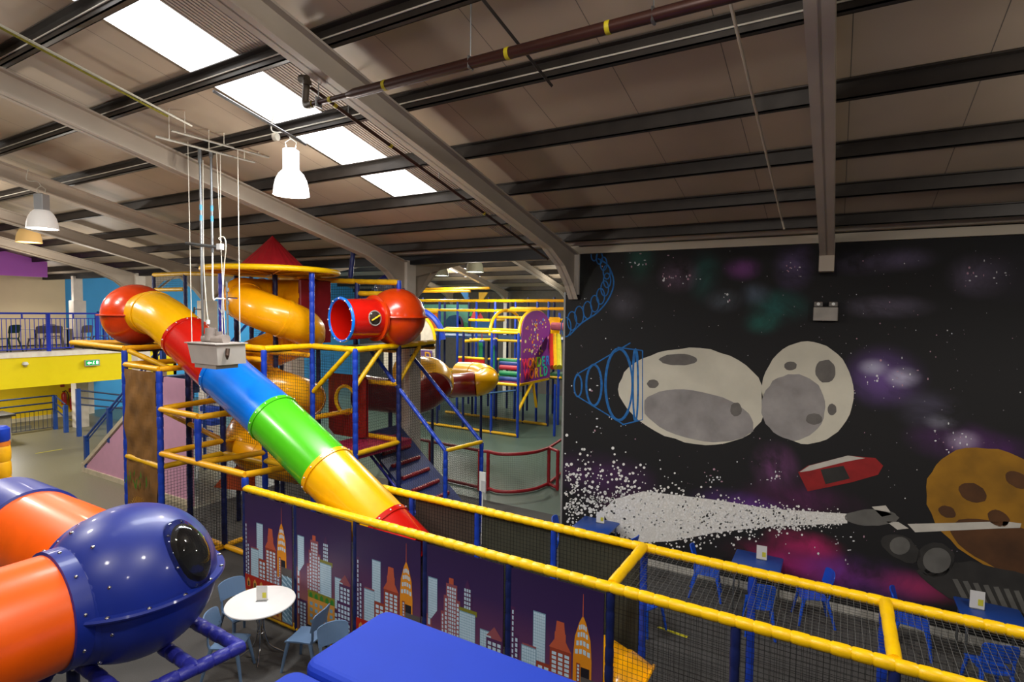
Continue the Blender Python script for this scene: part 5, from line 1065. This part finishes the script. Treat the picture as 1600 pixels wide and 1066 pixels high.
# punching bags
for (px_,y0,y1,mt,lb) in ((753,531,562,PNAV,'short blue and green hanging punch bag on the toddler frame'),(772,529,592,PNAV,'long blue and green hanging punch bag on the toddler frame')):
    a=at(px_,y0,'y',18.6); b_=at(px_,y1,'y',18.6); t=thing('punch_bag',lb,'punch bag',tuple(b_),'punch bags'); b_.x,b_.y=a.x,a.y
    k=MB(); k.sweep([a,a-Vector((0,0,.05)),b_+Vector((0,0,.04)),b_],[.05,.13,.13,.10],14); k.build('bag',mat('bag_blue','#1f3f96',.45),t)
    k=MB(); k.lathe([(.133,0),(.133,(a-b_).length*.8)],Matrix.Translation(b_+Vector((0,0,.05)))@Matrix.Rotation(2.4,4,'Z'),12,a1=PI); k.build('green_patch',mat('bag_green','#1a8a5a',.45),t)
    k=MB(); k.sweep([a,a+Vector((0,0,.25))],.012,6); k.build('strap',RED,t)
for i,(py_,mt,nm) in enumerate(((564,'#1a8a55','green'),(569,'#23408f','blue'),(575,'#b02438','red'),(584,'#1a8a55','green'),(593,'#23408f','blue'))):
    c=at(796,py_,'y',18.9-i*.12); k=MB(); k.sweep([(c.x-.42,c.y,c.z),(c.x+.38,c.y,c.z)],.10,12)
    tag(k.build('foam_roller',mat('roller_'+nm,mt,.45)),['topmost green','upper blue','red middle','lower green','lowest blue'][i]+' padded roller stacked behind the arched purple sign','foam roller','rollers on the toddler frame')
pr_=thing('red_padded_panel','red padded panel with a yellow top roll on the toddler frame','padded panel',(-12.5,17.8,2.3))
a=at(716,581,'y',17.75); b_=at(756,561,'y',17.75); k=MB(); k.rbox((a.x,17.75,a.z),(b_.x,17.82,b_.z),.01); k.build('panel',mat('panel_red','#c01a1a',.45),pr_); k=MB(); k.pad((a.x,17.78,b_.z),(b_.x,17.78,b_.z),.05,.6); k.build('top_roll',YEL,pr_)
netq((-15.1,17.62,.1),(-10.1,17.62,.1),(-15.1,17.62,1.85),(-10.1,17.62,1.85),60,24,.003,pf)
# tall far frame
tf=thing('far_play_frame','tall distant play frame of yellow beams and blue posts behind the toddler frame','play frame',(-14,21,0))
for i,px_ in enumerate((656,687,715,744.6,774,806,840,857.6,874.5)):
    p=at(px_,480,'y',20.6); MB().pad((p.x,20.6,0),(p.x,20.6,5.1 if i<8 else 4.6),.055,.6,8).build('post',BLU,tf)
for px_ in (660,695,733,764,793.5,825.5,866):
    p=at(px_,480,'y',22.8); MB().pad((p.x,22.8,0),(p.x,22.8,5.3),.055,.6,8).build('post',NAVY,tf)
def hb(px0,py0,px1,py1,y,mt=YEL,r=.065):
    a=at(px0,py0,'y',y); b_=at(px1,py1,'y',y); b_.z=a.z; MB().pad(a,b_,r,.7,8).build('beam',mt,tf)
hb(630,470,842,472,20.6); hb(630,484,800,484,20.6); hb(798,482,890,488,20.6,YELO); hb(640,452,765,455,24.5,YELO); hb(640,456,735,463,22.8,YELO); hb(840,470,890,474,20.6,YELO); hb(733,500,765,500,20.6); hb(765,500,788,500,22.8,YELD); hb(856,500,890,500,20.6)
p=at(650,470,'y',22.8); q=at(878,474,'y',22.8); MB().pad((p.x,22.8,p.z),(q.x,22.8,p.z),.06,.7,8).build('beam',YELD,tf)
def pan(px0,py0,px1,py1,y,mt,name='padded_panel',lb=None,pts=None):
    a=at(px0,py1,'y',y); b_=at(px1,py0,'y',y); k=MB()
    if pts: k.extr([at(*p,'y',y) for p in pts],(0,.06,0))
    else: k.box((a.x,y,a.z),(b_.x,y+.06,b_.z))
    return tag(k.build(name,mt,tf,False),lb)
PG=mat('painted_green_scene','#4f8a76',.7,var=.25,scale=1.5); pan(650,476,733,518,23.4,PG,'painted_backdrop_panel','pale green painted panel')
for (pts,c,lb) in (([(697,517),(697,500),(702,494),(712,492),(720,498),(722,517)],'#123f5c','dark blue rounded cut-out'),([(686,517),(688,505),(694,502),(697,517)],'#2f8a3a','green cut-out'),([(712,517),(713,497),(718,494),(722,500),(724,517)],'#5a1c3a','plum cut-out'),([(724,517),(726,503),(731,505),(732,517)],'#2f7a40','green cut-out')):
    pan(0,0,0,0,23.2,mat('cutout_'+c[1:],c,.6),'cutout_shape',lb,pts)
pan(661,488,683,517,20.5,mat('panel_orange','#e8701a',.5),lb='orange padded panel'); hb(661,487,683,487,20.45)
pan(0,0,0,0,21.5,mat('panel_coral','#d8505a',.5),lb='coral triangular fin',pts=[(735,498),(742,481),(748,498)]); pan(0,0,0,0,21.6,mat('panel_coral2','#d8505a',.5),lb='coral triangular fin',pts=[(746,500),(750,489),(756,500)]); pan(0,0,0,0,21.55,mat('panel_lime','#2fb050',.5),lb='green triangular fin',pts=[(733,494),(736,482),(738,494)])
pan(736,502,766,513,21.2,mat('panel_teal_blue','#1a4f80',.5),lb='teal blue padded panel')
pan(0,0,0,0,21.0,mat('panel_azure','#2a80d0',.5),lb='azure inverted fin',pts=[(720,457),(731,457),(731,469),(727,469)]); pan(0,0,0,0,21.0,mat('panel_amber','#c09a18',.5),lb='amber inverted fin',pts=[(748,457),(762,457),(754,469),(748,469)])
pan(858,496,874,524,20.4,PYEL,lb='yellow padded panel'); 
k=MB(); a=at(863,510,'y',20.2); k.sweep([a,a+Vector((1.0,0,0))],.16,14); tag(k.build('foam_roll',mat('roll_pink','#d8788a',.5),tf),'pink foam roll')
sl=thing('open_slide','red and yellow open slide beside the mural wall edge','slide',(-8.3,19.5,0))
for j,(c,dx) in enumerate((('#c02a1a',0),('#e8b418',.22),('#c9c02a',.42))):
    k=MB(); a=at(862+j*5,525,'y',19.8); b_=at(864+j*5,574,'y',18.2); k.sweep(bez([a,a.lerp(b_,.3)+Vector((0,0,.08)),b_]),.11,10); k.build('lane',mat('lane_'+c[1:],c,.35),sl)
k=MB(); k.box((-11.0,20.65,1.86),(-7.5,22.7,1.95)); tag(k.build('deck',mat('deck_green2','#1f7a4a',.5),tf,False),'green deck')
k=MB(); k.box((-19,20.65,3.4),(-8,23.1,3.5)); tag(k.build('deck',mat('deck_blue2','#1b3f66',.5),tf,False),'dark blue upper deck')
for x in (-18,-16,-14.2,-12.4,-10.6,-9): MB().pad((x,20.6,1.95),(x+.9,20.6,1.95),.05,.6,8).build('beam',YELD,tf)

for t_,pts_ in ((sl,((-8.75,19.3),)),): 
    for (x,y) in pts_: MB().pad((at(868,560,'y',18.6).x,18.6,0),(at(868,560,'y',18.6).x,18.6,1.95),.05,.5,8).build('support_post',BLU,t_)
